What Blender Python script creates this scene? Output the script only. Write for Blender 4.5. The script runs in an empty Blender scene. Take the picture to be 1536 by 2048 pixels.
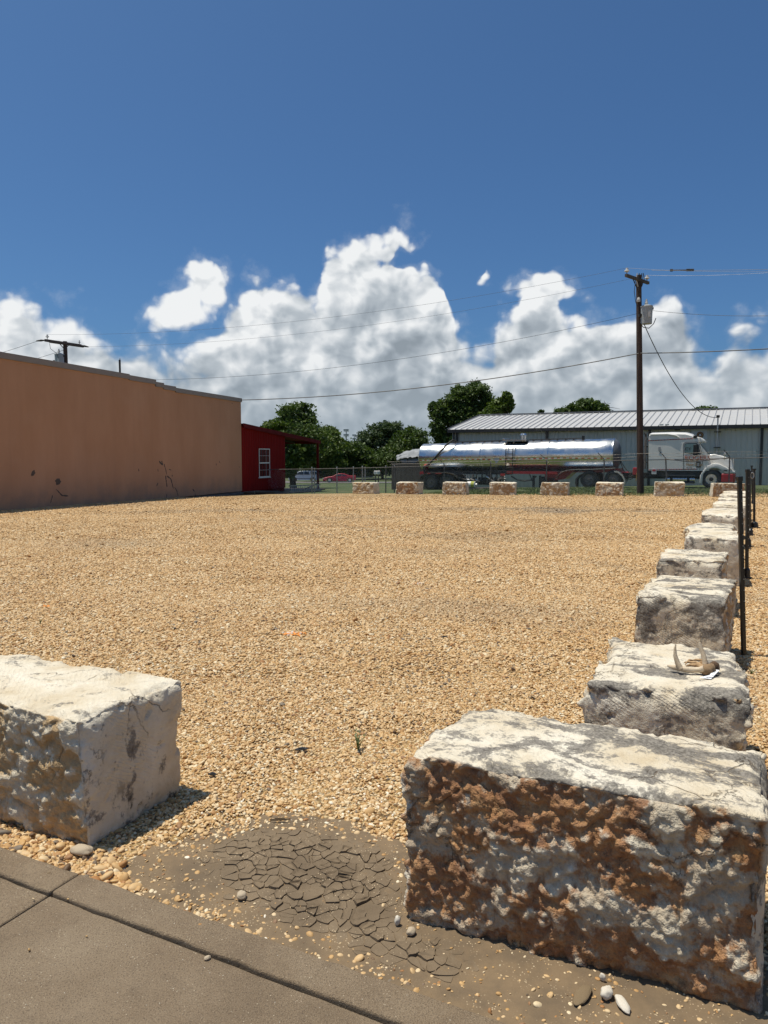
import bpy, bmesh, math, random
import numpy as np
from mathutils import Vector, Matrix, noise as mnoise

random.seed(7)
rng = np.random.default_rng(11)
sc = bpy.context.scene
COL = sc.collection
R = math.radians

# ------------------------------------------------------------------ camera
HC = 1.60                    # eye height above the pavement
FPX = 1470.0                 # focal length in photo pixels (1536 x 2048)
PITCH = math.atan(112 / FPX)
cam_d = bpy.data.cameras.new('camera'); cam = bpy.data.objects.new('camera', cam_d); COL.objects.link(cam)
cam.location = (0, 0, HC); cam.rotation_euler = (R(90) - PITCH, 0, 0)
cam_d.sensor_fit = 'VERTICAL'; cam_d.sensor_height = 32.0; cam_d.lens = FPX / 2048 * 32.0
cam_d.clip_start = 0.05; cam_d.clip_end = 6000
sc.camera = cam

# ------------------------------------------------------------------ sun and sky
SUNV = Vector((-0.265, 0.045, 1.0)).normalized()       # towards the sun: high, left and a little ahead
sun_d = bpy.data.lights.new('sun', 'SUN'); sun_d.energy = 4.8; sun_d.angle = R(0.53); sun_d.color = (1.0, 0.93, 0.79)
sun = bpy.data.objects.new('sun', sun_d); COL.objects.link(sun)
sun.rotation_euler = (-SUNV).to_track_quat('-Z', 'Y').to_euler(); sun.location = (-10, 4, 40)

sc.view_settings.view_transform = 'Standard'; sc.view_settings.look = 'None'
sc.view_settings.exposure = 0.0; sc.view_settings.gamma = 1.0
sc.view_settings.use_curve_mapping = False
sc.cycles.max_bounces = 6; sc.cycles.diffuse_bounces = 3; sc.cycles.glossy_bounces = 3
sc.cycles.transparent_max_bounces = 6; sc.cycles.use_denoising = True
sc.cycles.caustics_reflective = False; sc.cycles.caustics_refractive = False


class NT:
    """small helper for writing node trees"""
    def __init__(self, tree):
        self.t = tree; self.n = tree.nodes; self.l = tree.links
    def node(self, typ, **kw):
        nd = self.n.new(typ)
        for k, v in kw.items():
            setattr(nd, k, v)
        return nd
    def put(self, sock, v):
        if v is None: return
        if isinstance(v, bpy.types.NodeSocket): self.l.new(v, sock)
        else:
            if isinstance(v, tuple) and len(v) == 3 and sock.type == 'RGBA': v = (*v, 1)
            sock.default_value = v
    def m(self, op, a, b=None, c=None, clamp=False):
        nd = self.node('ShaderNodeMath', operation=op, use_clamp=clamp)
        self.put(nd.inputs[0], a); self.put(nd.inputs[1], b); self.put(nd.inputs[2], c)
        return nd.outputs[0]
    def vm(self, op, a, b=None):
        nd = self.node('ShaderNodeVectorMath', operation=op)
        self.put(nd.inputs[0], a); self.put(nd.inputs[1], b)
        return nd.outputs[0]
    def mr(self, v, a, b, c=0.0, d=1.0, smooth=True):
        nd = self.node('ShaderNodeMapRange', interpolation_type='SMOOTHSTEP' if smooth else 'LINEAR')
        self.put(nd.inputs['Value'], v); self.put(nd.inputs['From Min'], a); self.put(nd.inputs['From Max'], b)
        self.put(nd.inputs['To Min'], c); self.put(nd.inputs['To Max'], d)
        return nd.outputs[0]
    def mix(self, f, a, b, blend='MIX'):
        nd = self.node('ShaderNodeMix', data_type='RGBA', blend_type=blend)
        self.put(nd.inputs[0], f); self.put(nd.inputs[6], a); self.put(nd.inputs[7], b)
        return nd.outputs[2]
    def noise(self, vec, scale, detail=4, rough=0.55, dist=0.0):
        nd = self.node('ShaderNodeTexNoise')
        self.put(nd.inputs['Vector'], vec); self.put(nd.inputs['Scale'], scale); self.put(nd.inputs['Detail'], detail)
        self.put(nd.inputs['Roughness'], rough); self.put(nd.inputs['Distortion'], dist)
        return nd.outputs[0]
    def voro(self, vec, scale, feature='F1', detail=0.0, out=0, rand=1.0):
        nd = self.node('ShaderNodeTexVoronoi', feature=feature)
        self.put(nd.inputs['Vector'], vec); self.put(nd.inputs['Scale'], scale)
        if 'Detail' in nd.inputs and detail: self.put(nd.inputs['Detail'], detail)
        self.put(nd.inputs['Randomness'], rand)
        return nd.outputs[out]
    def ramp(self, f, stops, interp='LINEAR'):
        nd = self.node('ShaderNodeValToRGB'); cr = nd.color_ramp; cr.interpolation = interp
        while len(cr.elements) < len(stops): cr.elements.new(0.5)
        for e, (p, c) in zip(cr.elements, stops):
            e.position = p; e.color = (*c, 1) if len(c) == 3 else c
        self.put(nd.inputs[0], f)
        return nd.outputs[0]
    def n1c(self, vec, scale):
        nd = self.node('ShaderNodeTexNoise'); self.put(nd.inputs['Vector'], vec); nd.inputs['Scale'].default_value = scale; nd.inputs['Detail'].default_value = 1.0
        return nd.outputs[1]
    def comb(self, x, y, z):
        nd = self.node('ShaderNodeCombineXYZ')
        self.put(nd.inputs[0], x); self.put(nd.inputs[1], y); self.put(nd.inputs[2], z)
        return nd.outputs[0]
    def sep(self, v):
        nd = self.node('ShaderNodeSeparateXYZ'); self.put(nd.inputs[0], v)
        return nd.outputs[0], nd.outputs[1], nd.outputs[2]


def px_dir(u, v):
    x = (u - 768) / FPX; y = (v - 1024) / FPX
    return Vector((x, math.cos(PITCH) - math.sin(PITCH) * y, -math.sin(PITCH) - math.cos(PITCH) * y))


CLOUD_GAIN = (1.17, 1.17, 1.17)
def build_world():
    w = bpy.data.worlds.new('World'); sc.world = w; w.use_nodes = True
    w.cycles.sampling_method = 'MANUAL'; w.cycles.sample_map_resolution = 256
    T = NT(w.node_tree); T.n.clear()
    out = T.node('ShaderNodeOutputWorld'); bg = T.node('ShaderNodeBackground')
    T.l.new(bg.outputs[0], out.inputs[0]); bg.inputs[1].default_value = 0.079
    sky = T.node('ShaderNodeTexSky', sky_type='NISHITA')
    sky.sun_disc = False; sky.sun_elevation = math.asin(SUNV.z)
    sky.sun_rotation = math.atan2(SUNV.x, SUNV.y); sky.altitude = 150
    sky.air_density = 0.75; sky.dust_density = 2.4; sky.ozone_density = 3.5
    tc = T.node('ShaderNodeTexCoord'); d = tc.outputs['Generated']
    x, y, z = T.sep(d)
    az = T.m('ARCTAN2', x, y)
    hor = T.m('SQRT', T.m('ADD', T.m('MULTIPLY', x, x), T.m('MULTIPLY', y, y)))
    el = T.m('DIVIDE', z, T.m('MAXIMUM', hor, 0.02))
    # tops of the cumulus bank along the horizon, read off the photograph as azimuth -> tan(elevation)
    tops = [(-420, 615), (-250, 570), (-120, 600), (0, 590), (60, 592), (110, 612), (160, 612), (182, 640), (240, 664), (290, 652),
            (325, 690), (420, 668), (455, 605), (505, 560), (560, 568), (628, 568), (652, 505), (690, 490), (760, 484),
            (797, 436), (842, 462), (884, 478), (896, 545), (905, 600), (925, 650), (975, 676), (992, 640), (1035, 612),
            (1050, 556), (1098, 552), (1118, 598), (1148, 622), (1168, 592), (1225, 608), (1262, 640), (1295, 622),
            (1338, 592), (1362, 600), (1385, 655), (1432, 690), (1468, 648), (1536, 650), (1660, 600), (1800, 660), (1990, 590)]
    A0, A1, EM = -0.80, 0.80, 0.45
    fc = T.node('ShaderNodeFloatCurve'); cu = fc.mapping.curves[0]
    pts = []
    for u, v in tops:
        dd = px_dir(u, v); pts.append(((math.atan2(dd.x, dd.y) - A0) / (A1 - A0), dd.z / math.hypot(dd.x, dd.y) / EM))
    pts = sorted(p for p in pts if 0.0 < p[0] < 1.0)
    cu.points[0].location = (0.0, pts[0][1]); cu.points[1].location = (1.0, pts[-1][1])
    for p in pts: cu.points.new(*p)
    for p in cu.points: p.handle_type = 'AUTO_CLAMPED'
    fc.mapping.update()
    wob = T.noise(T.comb(az, el, 3.0), 9.0, 2, 0.5)
    azw = T.m('ADD', az, T.m('MULTIPLY', T.m('SUBTRACT', wob, 0.5), 0.03))
    T.put(fc.inputs['Value'], T.mr(azw, A0, A1, 0, 1, False))
    H = T.m('MULTIPLY', fc.outputs[0], EM)

    warp = T.vm('MULTIPLY', T.vm('SUBTRACT', T.n1c(T.comb(az, el, 1.7), 22.0), (0.5, 0.5, 0.5)), (0.022, 0.022, 0.0))
    def field(off):
        p = T.vm('ADD', T.comb(T.m('ADD', az, off[0]), T.m('MULTIPLY', T.m('ADD', el, off[1]), 1.1), 0.0), warp)
        n = T.node('ShaderNodeTexNoise', noise_dimensions='2D'); T.put(n.inputs['Vector'], p)
        n.inputs['Scale'].default_value = 8.0; n.inputs['Detail'].default_value = 7.5; n.inputs['Roughness'].default_value = 0.55
        v = T.node('ShaderNodeTexVoronoi', feature='SMOOTH_F1', voronoi_dimensions='2D'); T.put(v.inputs['Vector'], p)
        v.inputs['Scale'].default_value = 21.0; v.inputs['Detail'].default_value = 2.0; v.inputs['Roughness'].default_value = 0.55; v.inputs['Smoothness'].default_value = 0.35
        return T.m('ADD', T.m('MULTIPLY', n.outputs[0], 0.74), T.m('MULTIPLY', T.m('SUBTRACT', 0.95, v.outputs[0]), 0.30))
    f0 = field((0, 0)); f1 = field((-0.010, 0.017))
    def blob(u, v, ru, rv, tilt=0.0):
        dd = px_dir(u, v); a0 = math.atan2(dd.x, dd.y); e0 = dd.z / math.hypot(dd.x, dd.y)
        da = T.m('DIVIDE', T.m('SUBTRACT', az, a0), ru / FPX)
        de = T.m('DIVIDE', T.m('SUBTRACT', T.m('SUBTRACT', el, e0), T.m('MULTIPLY', T.m('SUBTRACT', az, a0), tilt)), rv / FPX)
        return T.m('SUBTRACT', 1.0, T.m('SQRT', T.m('ADD', T.m('MULTIPLY', da, da), T.m('MULTIPLY', de, de))))
    D = T.m('SUBTRACT', H, el)
    for u, v, ru, rv, tl, k in ((366, 614, 78, 50, 0.45, 0.042), (408, 574, 54, 62, 0.0, 0.038), (960, 553, 44, 30, 0.1, 0.010),
                                (1216, 515, 26, 40, 0.0, 0.002), (1085, 578, 60, 44, 0.0, 0.03), (1265, 520, 20, 24, 1.2, 0.0)):
        D = T.m('MAXIMUM', D, T.m('ADD', T.m('MULTIPLY', T.m('SUBTRACT', blob(u, v, ru, rv, tl), 1.0), 0.05), k + 0.012))
    # blue gaps inside the bank
    gap = T.mr(T.noise(T.comb(az, el, 9.4), 6.5, 3, 0.5), 0.60, 0.70)
    gapm = T.m('MULTIPLY', gap, T.mr(el, 0.10, 0.15))
    D2 = T.m('ADD', D, T.m('MULTIPLY', T.m('SUBTRACT', f0, 0.50), 0.115))
    D2 = T.m('SUBTRACT', D2, T.m('MULTIPLY', gapm, 0.075))
    wisp = T.m('MULTIPLY', T.mr(T.m('ADD', D2, T.m('MULTIPLY', T.m('SUBTRACT', T.noise(T.comb(az, el, 2.2), 26.0, 5, 0.65), 0.5), 0.10)), -0.022, 0.03), 0.22)
    alpha = T.m('MAXIMUM', T.mr(D2, -0.006, T.mr(el, 0.10, 0.22, 0.03, 0.013)), wisp)
    # self-shading: denser cloud towards the sun darkens this side, tops and rims catch the light
    lit = T.m('MULTIPLY', T.m('SUBTRACT', f0, f1), 2.2)
    rim = T.m('MULTIPLY', T.mr(D2, 0.0, 0.24, 1.0, 0.0, False), T.mr(el, 0.08, 0.24, 0.62, 1.05))
    lowf = T.noise(T.comb(T.m('MULTIPLY', az, 1.0), T.m('MULTIPLY', el, 2.2), 8.3), 4.5, 5, 0.55)
    bright = T.m('ADD', T.m('ADD', 0.15, lit), T.m('ADD', T.m('MULTIPLY', rim, 0.78), T.m('MULTIPLY', T.m('SUBTRACT', lowf, 0.44), 1.25)), clamp=True)
    cc = T.ramp(bright, [(0.0, (3.0, 3.5, 4.0)), (0.25, (3.9, 4.45, 5.0)), (0.5, (5.2, 5.75, 6.25)), (0.75, (7.2, 7.6, 7.95)), (1.0, (9.4, 9.6, 9.7))])
    hz = T.mr(el, 0.0, 0.15, 0.7, 0.0)
    cc = T.mix(hz, cc, (3.75, 4.5, 5.15))
    cc = T.mix(1.0, cc, CLOUD_GAIN, 'MULTIPLY')
    skyc = T.mix(1.0, sky.outputs[0], (0.64, 1.02, 1.30), 'MULTIPLY')
    col = T.mix(alpha, skyc, cc)
    T.l.new(col, bg.inputs[0])
build_world()

# ------------------------------------------------------------------ geometry of the place
# the lot's axes: Q runs left to right along the pavement edge, RR runs away from it
QA = R(-26.3)
Q = Vector((math.cos(QA), math.sin(QA), 0)); RR = Vector((-math.sin(QA), math.cos(QA), 0))
_T = [-1e4, 15, 22, 31.6, 36.5, 46.3, 60, 120, 200, 420]
_Z = [0, 0, -.03, -.17, -.23, -.58, -.95, -2.45, -3.3, -3.7]
def gz(x, y):                     # the land falls gently away to the far left
    return float(np.interp(y - 0.5 * x, _T, _Z))
def gz_np(x, y): return np.interp(y - 0.5 * x, _T, _Z)
def gp(u, v, h=0.0):              # point of the ground (or h above it) seen at a pixel
    d = px_dir(u, v); z = 0.0
    for _ in range(40):
        t = (z + h - HC) / d.z; z = gz(d.x * t, d.y * t)
    return Vector((d.x * t, d.y * t, z + h))
def at_depth(u, v, y):
    d = px_dir(u, v); t = y / d.y
    return Vector((d.x * t, y, HC + d.z * t))
class Plane:
    """a vertical plane through O along D: turns pixels into (s along D, world z)"""
    def __init__(s, O, ang):
        s.O = Vector((O[0], O[1], 0)); s.ang = ang; s.D = Vector((math.cos(ang), math.sin(ang), 0)); s.N = Vector((-s.D.y, s.D.x, 0))
    def __call__(s, u, v, back=0.0):
        d = px_dir(u, v); k = (s.O.dot(s.N) + back) / (d.x * s.N.x + d.y * s.N.y)
        p = Vector((0, 0, HC)) + d * k
        return (p - s.O).dot(s.D), p.z
    def pt(s, a, b=0.0, z=0.0):
        p = s.O + s.D * a + s.N * b; return Vector((p.x, p.y, z))


# ------------------------------------------------------------------ noise for shaping meshes (numpy)
def _hash(ix, iy, iz, seed):
    h = (ix.astype(np.int64) * 374761393 + iy.astype(np.int64) * 668265263 + iz.astype(np.int64) * 2147483647 + seed * 974711) & 0xffffffff
    h = ((h ^ (h >> 13)) * 1274126177) & 0xffffffff
    h = ((h ^ (h >> 16)) * 2246822519) & 0xffffffff
    return h ^ (h >> 15)
def pnoise(p, seed=0):
    p = np.asarray(p, float); i = np.floor(p).astype(np.int64); f = p - i
    w = f * f * f * (f * (f * 6 - 15) + 10)
    r = np.zeros(len(p))
    for dx in (0, 1):
        for dy in (0, 1):
            for dz in (0, 1):
                h = _hash(i[:, 0] + dx, i[:, 1] + dy, i[:, 2] + dz, seed)
                a = (h & 1023) / 1023 * 2 * np.pi; c = ((h >> 10) & 1023) / 1023 * 2 - 1; s = np.sqrt(1 - c * c)
                g = s * np.cos(a) * (f[:, 0] - dx) + s * np.sin(a) * (f[:, 1] - dy) + c * (f[:, 2] - dz)
                wx = w[:, 0] if dx else 1 - w[:, 0]; wy = w[:, 1] if dy else 1 - w[:, 1]; wz = w[:, 2] if dz else 1 - w[:, 2]
                r += g * wx * wy * wz
    return r * 1.6
def fbm(p, oct=4, seed=0, gain=0.5):
    r = np.zeros(len(p)); a = 1.0; q = np.array(p, float)
    for k in range(oct):
        r += a * pnoise(q, seed + k * 17); q = q * 2.03 + 5.1; a *= gain
    return r
def billow(p, oct=4, seed=0, gain=0.5):
    r = np.zeros(len(p)); a = 1.0; q = np.array(p, float)
    for k in range(oct):
        r += a * (np.abs(pnoise(q, seed + k * 13)) * 2 - 0.6); q = q * 2.07 + 3.3; a *= gain
    return r
def sstep(a, b, x):
    t = np.clip((x - a) / (b - a), 0, 1); return t * t * (3 - 2 * t)


# ------------------------------------------------------------------ building objects
def tag(o, label=None, cat=None, group=None, kind=None):
    if label: o['label'] = label
    if cat: o['category'] = cat
    if group: o['group'] = group
    if kind: o['kind'] = kind
    return o
def thing(name, label, cat, loc=(0, 0, 0), rz=0.0, group=None):
    o = bpy.data.objects.new(name, None); COL.objects.link(o); o.empty_display_size = 0.2
    o.location = loc; o.rotation_euler = (0, 0, rz)
    return tag(o, label, cat, group)
def link(name, me, parent=None, loc=None, rot=None, scale=None):
    o = bpy.data.objects.new(name, me); COL.objects.link(o)
    if parent is not None: o.parent = parent
    if loc is not None: o.location = loc
    if rot is not None: o.rotation_euler = rot
    if scale is not None: o.scale = scale
    return o
def np_mesh(name, v, f, mat=None, smooth=False, attrs=None):
    v = np.asarray(v, np.float32); f = np.asarray(f, np.int32); k = f.shape[1]
    me = bpy.data.meshes.new(name)
    me.vertices.add(len(v)); me.vertices.foreach_set('co', v.ravel())
    me.loops.add(f.size); me.loops.foreach_set('vertex_index', f.ravel())
    me.polygons.add(len(f)); me.polygons.foreach_set('loop_start', np.arange(0, f.size, k, dtype=np.int32))
    me.polygons.foreach_set('loop_total', np.full(len(f), k, np.int32))
    if smooth: me.polygons.foreach_set('use_smooth', np.ones(len(f), bool))
    for nm, val in (attrs or {}).items():
        a = me.attributes.new(nm, 'FLOAT', 'POINT'); a.data.foreach_set('value', np.asarray(val, np.float32))
    me.update(calc_edges=True); me.validate()
    if mat: me.materials.append(mat)
    return me
class MB:
    """collects simple shapes, then becomes one mesh object"""
    def __init__(s): s.v = []; s.f = []
    def add(s, vs, fs):
        b = len(s.v); s.v += [tuple(p) for p in vs]; s.f += [tuple(b + i for i in q) for q in fs]; return s
    def box(s, x0, x1, y0, y1, z0, z1):
        return s.add([(x0, y0, z0), (x1, y0, z0), (x1, y1, z0), (x0, y1, z0), (x0, y0, z1), (x1, y0, z1), (x1, y1, z1), (x0, y1, z1)],
                     [(0, 3, 2, 1), (4, 5, 6, 7), (0, 1, 5, 4), (1, 2, 6, 5), (2, 3, 7, 6), (3, 0, 4, 7)])
    def prism(s, prof, y0, y1):          # a profile in x,z pushed along y
        n = len(prof); a = sum(prof[i][0] * prof[(i + 1) % n][1] - prof[(i + 1) % n][0] * prof[i][1] for i in range(n))
        if a < 0: prof = prof[::-1]
        vs = [(x, y0, z) for x, z in prof] + [(x, y1, z) for x, z in prof]
        return s.add(vs, [tuple(range(n)), tuple(range(2 * n - 1, n - 1, -1))] + [(i + n, (i + 1) % n + n, (i + 1) % n, i) for i in range(n)])
    def slab(s, poly, z0, z1):           # a polygon in x,y pushed up
        n = len(poly); a = sum(poly[i][0] * poly[(i + 1) % n][1] - poly[(i + 1) % n][0] * poly[i][1] for i in range(n))
        if a < 0: poly = poly[::-1]
        vs = [(x, y, z0) for x, y in poly] + [(x, y, z1) for x, y in poly]
        return s.add(vs, [tuple(range(n - 1, -1, -1)), tuple(range(n, 2 * n))] + [(i, (i + 1) % n, (i + 1) % n + n, i + n) for i in range(n)])
    def cyl(s, p0, p1, r0, r1=None, n=12):
        return s.tube([p0, p1], [r0, r0 if r1 is None else r1], n)
    def tube(s, pts, r, n=8):
        pts = [Vector(p) for p in pts]; k = len(pts)
        if not isinstance(r, (list, tuple)): r = [r] * k
        d0 = (pts[1] - pts[0]).normalized()
        up = Vector((0, 0, 1)) if abs(d0.z) < 0.9 else Vector((1, 0, 0))
        a = d0.cross(up).normalized(); vs = []
        for i, p in enumerate(pts):
            d = (pts[min(i + 1, k - 1)] - pts[max(i - 1, 0)]).normalized()
            a = (a - d * a.dot(d)).normalized(); b = d.cross(a)
            for j in range(n):
                t = 2 * math.pi * j / n; vs.append(p + (a * math.cos(t) + b * math.sin(t)) * r[i])
        fs = [(i * n + j, i * n + (j + 1) % n, (i + 1) * n + (j + 1) % n, (i + 1) * n + j) for i in range(k - 1) for j in range(n)]
        return s.add(vs, fs + [tuple(range(n - 1, -1, -1)), tuple(range((k - 1) * n, k * n))])
    def beam(s, p0, p1, w, h):           # square bar between two points
        p0, p1 = Vector(p0), Vector(p1); d = (p1 - p0).normalized()
        up = Vector((0, 0, 1)) if abs(d.z) < 0.95 else Vector((0, 1, 0))
        a = d.cross(up).normalized() * (w / 2); b = a.cross(d).normalized() * (h / 2)
        c = [p + sa * a + sb * b for p in (p0, p1) for sa, sb in ((-1, -1), (1, -1), (1, 1), (-1, 1))]
        return s.add(c, [(0, 1, 2, 3), (7, 6, 5, 4), (0, 4, 5, 1), (1, 5, 6, 2), (2, 6, 7, 3), (3, 7, 4, 0)])
    def mesh(s, name, mat, bevel=0.0, seg=2, smooth=False, angle=35):
        me = bpy.data.meshes.new(name); me.from_pydata(s.v, [], s.f)
        bm = bmesh.new(); bm.from_mesh(me)
        bmesh.ops.recalc_face_normals(bm, faces=bm.faces)
        if bevel:
            ed = [e for e in bm.edges if len(e.link_faces) == 2 and e.calc_face_angle(0) > R(28)]
            bmesh.ops.bevel(bm, geom=ed, offset=bevel, segments=seg, affect='EDGES', profile=0.5, clamp_overlap=True)
        if smooth:
            for f in bm.faces: f.smooth = True
            for e in bm.edges:
                if len(e.link_faces) == 2 and e.calc_face_angle(0) > R(angle): e.smooth = False
        bm.to_mesh(me); bm.free()
        if mat: me.materials.append(mat)
        return me
    def build(s, name, mat, parent=None, **kw):
        return link(name, s.mesh(name, mat, **kw), parent)


# ------------------------------------------------------------------ materials
def new_mat(name):
    m = bpy.data.materials.new(name); m.use_nodes = True
    T = NT(m.node_tree); b = T.n['Principled BSDF']
    return m, T, b
def bumped(T, b, h, strength=0.3, dist=0.02):
    bp = T.node('ShaderNodeBump'); bp.inputs['Strength'].default_value = strength; bp.inputs['Distance'].default_value = dist
    T.put(bp.inputs['Height'], h); T.l.new(bp.outputs[0], b.inputs['Normal'])
def M(name, c1, c2=None, scale=6.0, rough=0.7, bump=0.0, metal=0.0, detail=5, stretch=None, spec=0.5, coat=0.0, fine=0.0):
    """paint, wood, metal ...: two tones mixed by noise, a little relief"""
    m, T, b = new_mat(name)
    c2 = c2 or tuple(min(1, c * 0.82) for c in c1)
    tc = T.node('ShaderNodeTexCoord'); vec = tc.outputs['Object']
    if stretch: vec = T.vm('MULTIPLY', vec, stretch)
    n = T.noise(vec, scale, detail, 0.6)
    col = T.mix(T.mr(n, 0.3, 0.7), c1, c2)
    if fine:
        n2 = T.noise(vec, scale * 9, 3, 0.6)
        col = T.mix(T.m('MULTIPLY', T.mr(n2, 0.45, 0.75), fine), col, tuple(c * 0.5 for c in c1))
    T.l.new(col, b.inputs['Base Color'])
    T.l.new(T.mr(n, 0.25, 0.75, max(0.02, rough - 0.08), min(1, rough + 0.08)), b.inputs['Roughness'])
    b.inputs['Metallic'].default_value = metal; b.inputs['Specular IOR Level'].default_value = spec
    if coat: b.inputs['Coat Weight'].default_value = coat; b.inputs['Coat Roughness'].default_value = 0.08
    if bump: bumped(T, b, T.noise(vec, scale * 4, 4, 0.6), bump, 0.01)
    return m
# ================================================================== SETTING: ground, lot, pavement
def lot(p): v = Vector((p[0], p[1], 0)); return v.dot(Q), v.dot(RR)
def unlot(a, b): p = Q * a + RR * b; return p.x, p.y
B0 = lot(gp(860, 2006))[1]          # outer edge of the concrete border strip
B1 = lot(gp(820, 987))[1]           # where the gravel stops and the grass begins
SW = 0.135                          # width of the border strip

def mat_grass():
    m, T, b = new_mat('grassy_earth'); tc = T.node('ShaderNodeTexCoord'); v = tc.outputs['Object']
    n = T.noise(v, 0.35, 6, 0.65); n2 = T.noise(v, 7.0, 4, 0.7)
    c = T.ramp(n, [(0.30, (0.030, 0.050, 0.012)), (0.5, (0.060, 0.085, 0.022)), (0.62, (0.11, 0.105, 0.045)), (0.75, (0.16, 0.13, 0.075))])
    c = T.mix(T.mr(n2, 0.4, 0.7), c, (0.045, 0.065, 0.018)); T.l.new(c, b.inputs['Base Color'])
    b.inputs['Roughness'].default_value = 0.95; bumped(T, b, n2, 0.6, 0.05); return m
def mat_gravel():
    m, T, b = new_mat('tan_pea_gravel'); tc = T.node('ShaderNodeTexCoord'); v = tc.outputs['Object']
    v2 = T.vm('ADD', v, T.vm('MULTIPLY', T.comb(T.noise(v, 30, 1), T.noise(v, 31, 1), 0.0), (0.01, 0.01, 0.0)))
    vn = T.node('ShaderNodeTexVoronoi'); T.put(vn.inputs['Vector'], v2); vn.inputs['Scale'].default_value = 44
    cellr, cellg, cellb = T.sep(vn.outputs['Color'])
    peb = T.ramp(cellr, [(0.0, (0.14, 0.075, 0.03)), (0.12, (0.33, 0.18, 0.06)), (0.35, (0.50, 0.305, 0.105)), (0.60, (0.58, 0.385, 0.155)), (0.82, (0.66, 0.49, 0.25)), (1.0, (0.78, 0.68, 0.47))])
    edge = T.mr(vn.outputs['Distance'], 0.32, 0.70)
    c = T.mix(T.m('MULTIPLY', edge, 0.75), peb, (0.10, 0.06, 0.025))
    big = T.noise(T.vm('MULTIPLY', v, (1, 1, 1)), 0.22, 6, 0.62)
    c = T.mix(T.mr(big, 0.52, 0.72, 0.0, 0.35), c, (0.30, 0.215, 0.105))
    clump = T.noise(v, 7.0, 4, 0.7); c = T.mix(T.mr(clump, 0.35, 0.68, 0.30, 0.0), c, (0.20, 0.125, 0.05))
    pale = T.noise(v, 0.55, 5, 0.6); c = T.mix(T.mr(pale, 0.55, 0.75, 0.0, 0.25), c, (0.68, 0.49, 0.24))
    # grey, washed-out streak in front of the far blocks
    g = gp(1150, 1022)
    x, y, z = T.sep(v); gx = T.m('DIVIDE', T.m('SUBTRACT', x, g.x), 4.2); gy = T.m('DIVIDE', T.m('SUBTRACT', T.m('ADD', y, T.m('MULTIPLY', x, 0.18)), g.y + 0.18 * g.x), 2.0)
    rad = T.m('SQRT', T.m('ADD', T.m('MULTIPLY', gx, gx), T.m('MULTIPLY', gy, gy)))
    streak = T.m('MULTIPLY', T.mr(rad, 0.2, 1.1, 1.0, 0.0), T.mr(T.noise(T.vm('MULTIPLY', v, (0.5, 1.6, 1)), 1.5, 5, 0.7), 0.42, 0.62))
    c = T.mix(T.m('MULTIPLY', streak, 0.75), c, (0.22, 0.19, 0.15))
    T.l.new(c, b.inputs['Base Color']); b.inputs['Roughness'].default_value = 0.85
    h = T.m('ADD', T.m('SUBTRACT', 0.6, vn.outputs['Distance']), T.m('MULTIPLY', T.noise(v, 9, 4), 1.2))
    bumped(T, b, h, 1.0, 0.016); return m
def mat_pebble():
    m, T, b = new_mat('river_pebble'); at = T.node('ShaderNodeAttribute', attribute_name='tone', attribute_type='INSTANCER')
    f = at.outputs['Fac']; tc = T.node('ShaderNodeTexCoord')
    c = T.ramp(f, [(0.0, (0.11, 0.06, 0.028)), (0.06, (0.16, 0.135, 0.105)), (0.11, (0.33, 0.15, 0.05)), (0.22, (0.46, 0.265, 0.095)), (0.40, (0.55, 0.345, 0.148)),
                   (0.60, (0.61, 0.42, 0.215)), (0.80, (0.68, 0.53, 0.325)), (0.93, (0.75, 0.65, 0.46)), (1.0, (0.82, 0.77, 0.66))])
    n = T.noise(tc.outputs['Object'], 2.5, 4, 0.6); c = T.mix(T.mr(n, 0.45, 0.75, 0, 0.35), c, (0.33, 0.22, 0.12))
    du = T.node('ShaderNodeAttribute', attribute_name='dust', attribute_type='INSTANCER').outputs['Fac']; c = T.mix(du, c, (0.30, 0.225, 0.145))
    T.l.new(c, b.inputs['Base Color']); b.inputs['Roughness'].default_value = 0.62; b.inputs['Specular IOR Level'].default_value = 0.35; return m
def mat_mud(name, dark):
    m, T, b = new_mat(name); tc = T.node('ShaderNodeTexCoord'); v = tc.outputs['Object']; geo = T.node('ShaderNodeNewGeometry'); v = geo.outputs['Position']
    n = T.noise(v, 5, 6, 0.65); n2 = T.noise(v, 60, 4, 0.7)
    c = T.mix(T.mr(n, 0.35, 0.65), (0.20, 0.138, 0.078) if not dark else (0.190, 0.138, 0.085), (0.135, 0.096, 0.058))
    sp = T.voro(v, 95); c = T.mix(T.m('MULTIPLY', T.mr(sp, 0.10, 0.26, 1.0, 0.0), T.mr(T.noise(v, 8, 3), 0.45, 0.65)), c, (0.55, 0.43, 0.28))
    T.l.new(c, b.inputs['Base Color']); b.inputs['Roughness'].default_value = 0.95
    bumped(T, b, T.m('ADD', n2, n), 0.5, 0.006); return m
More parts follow.
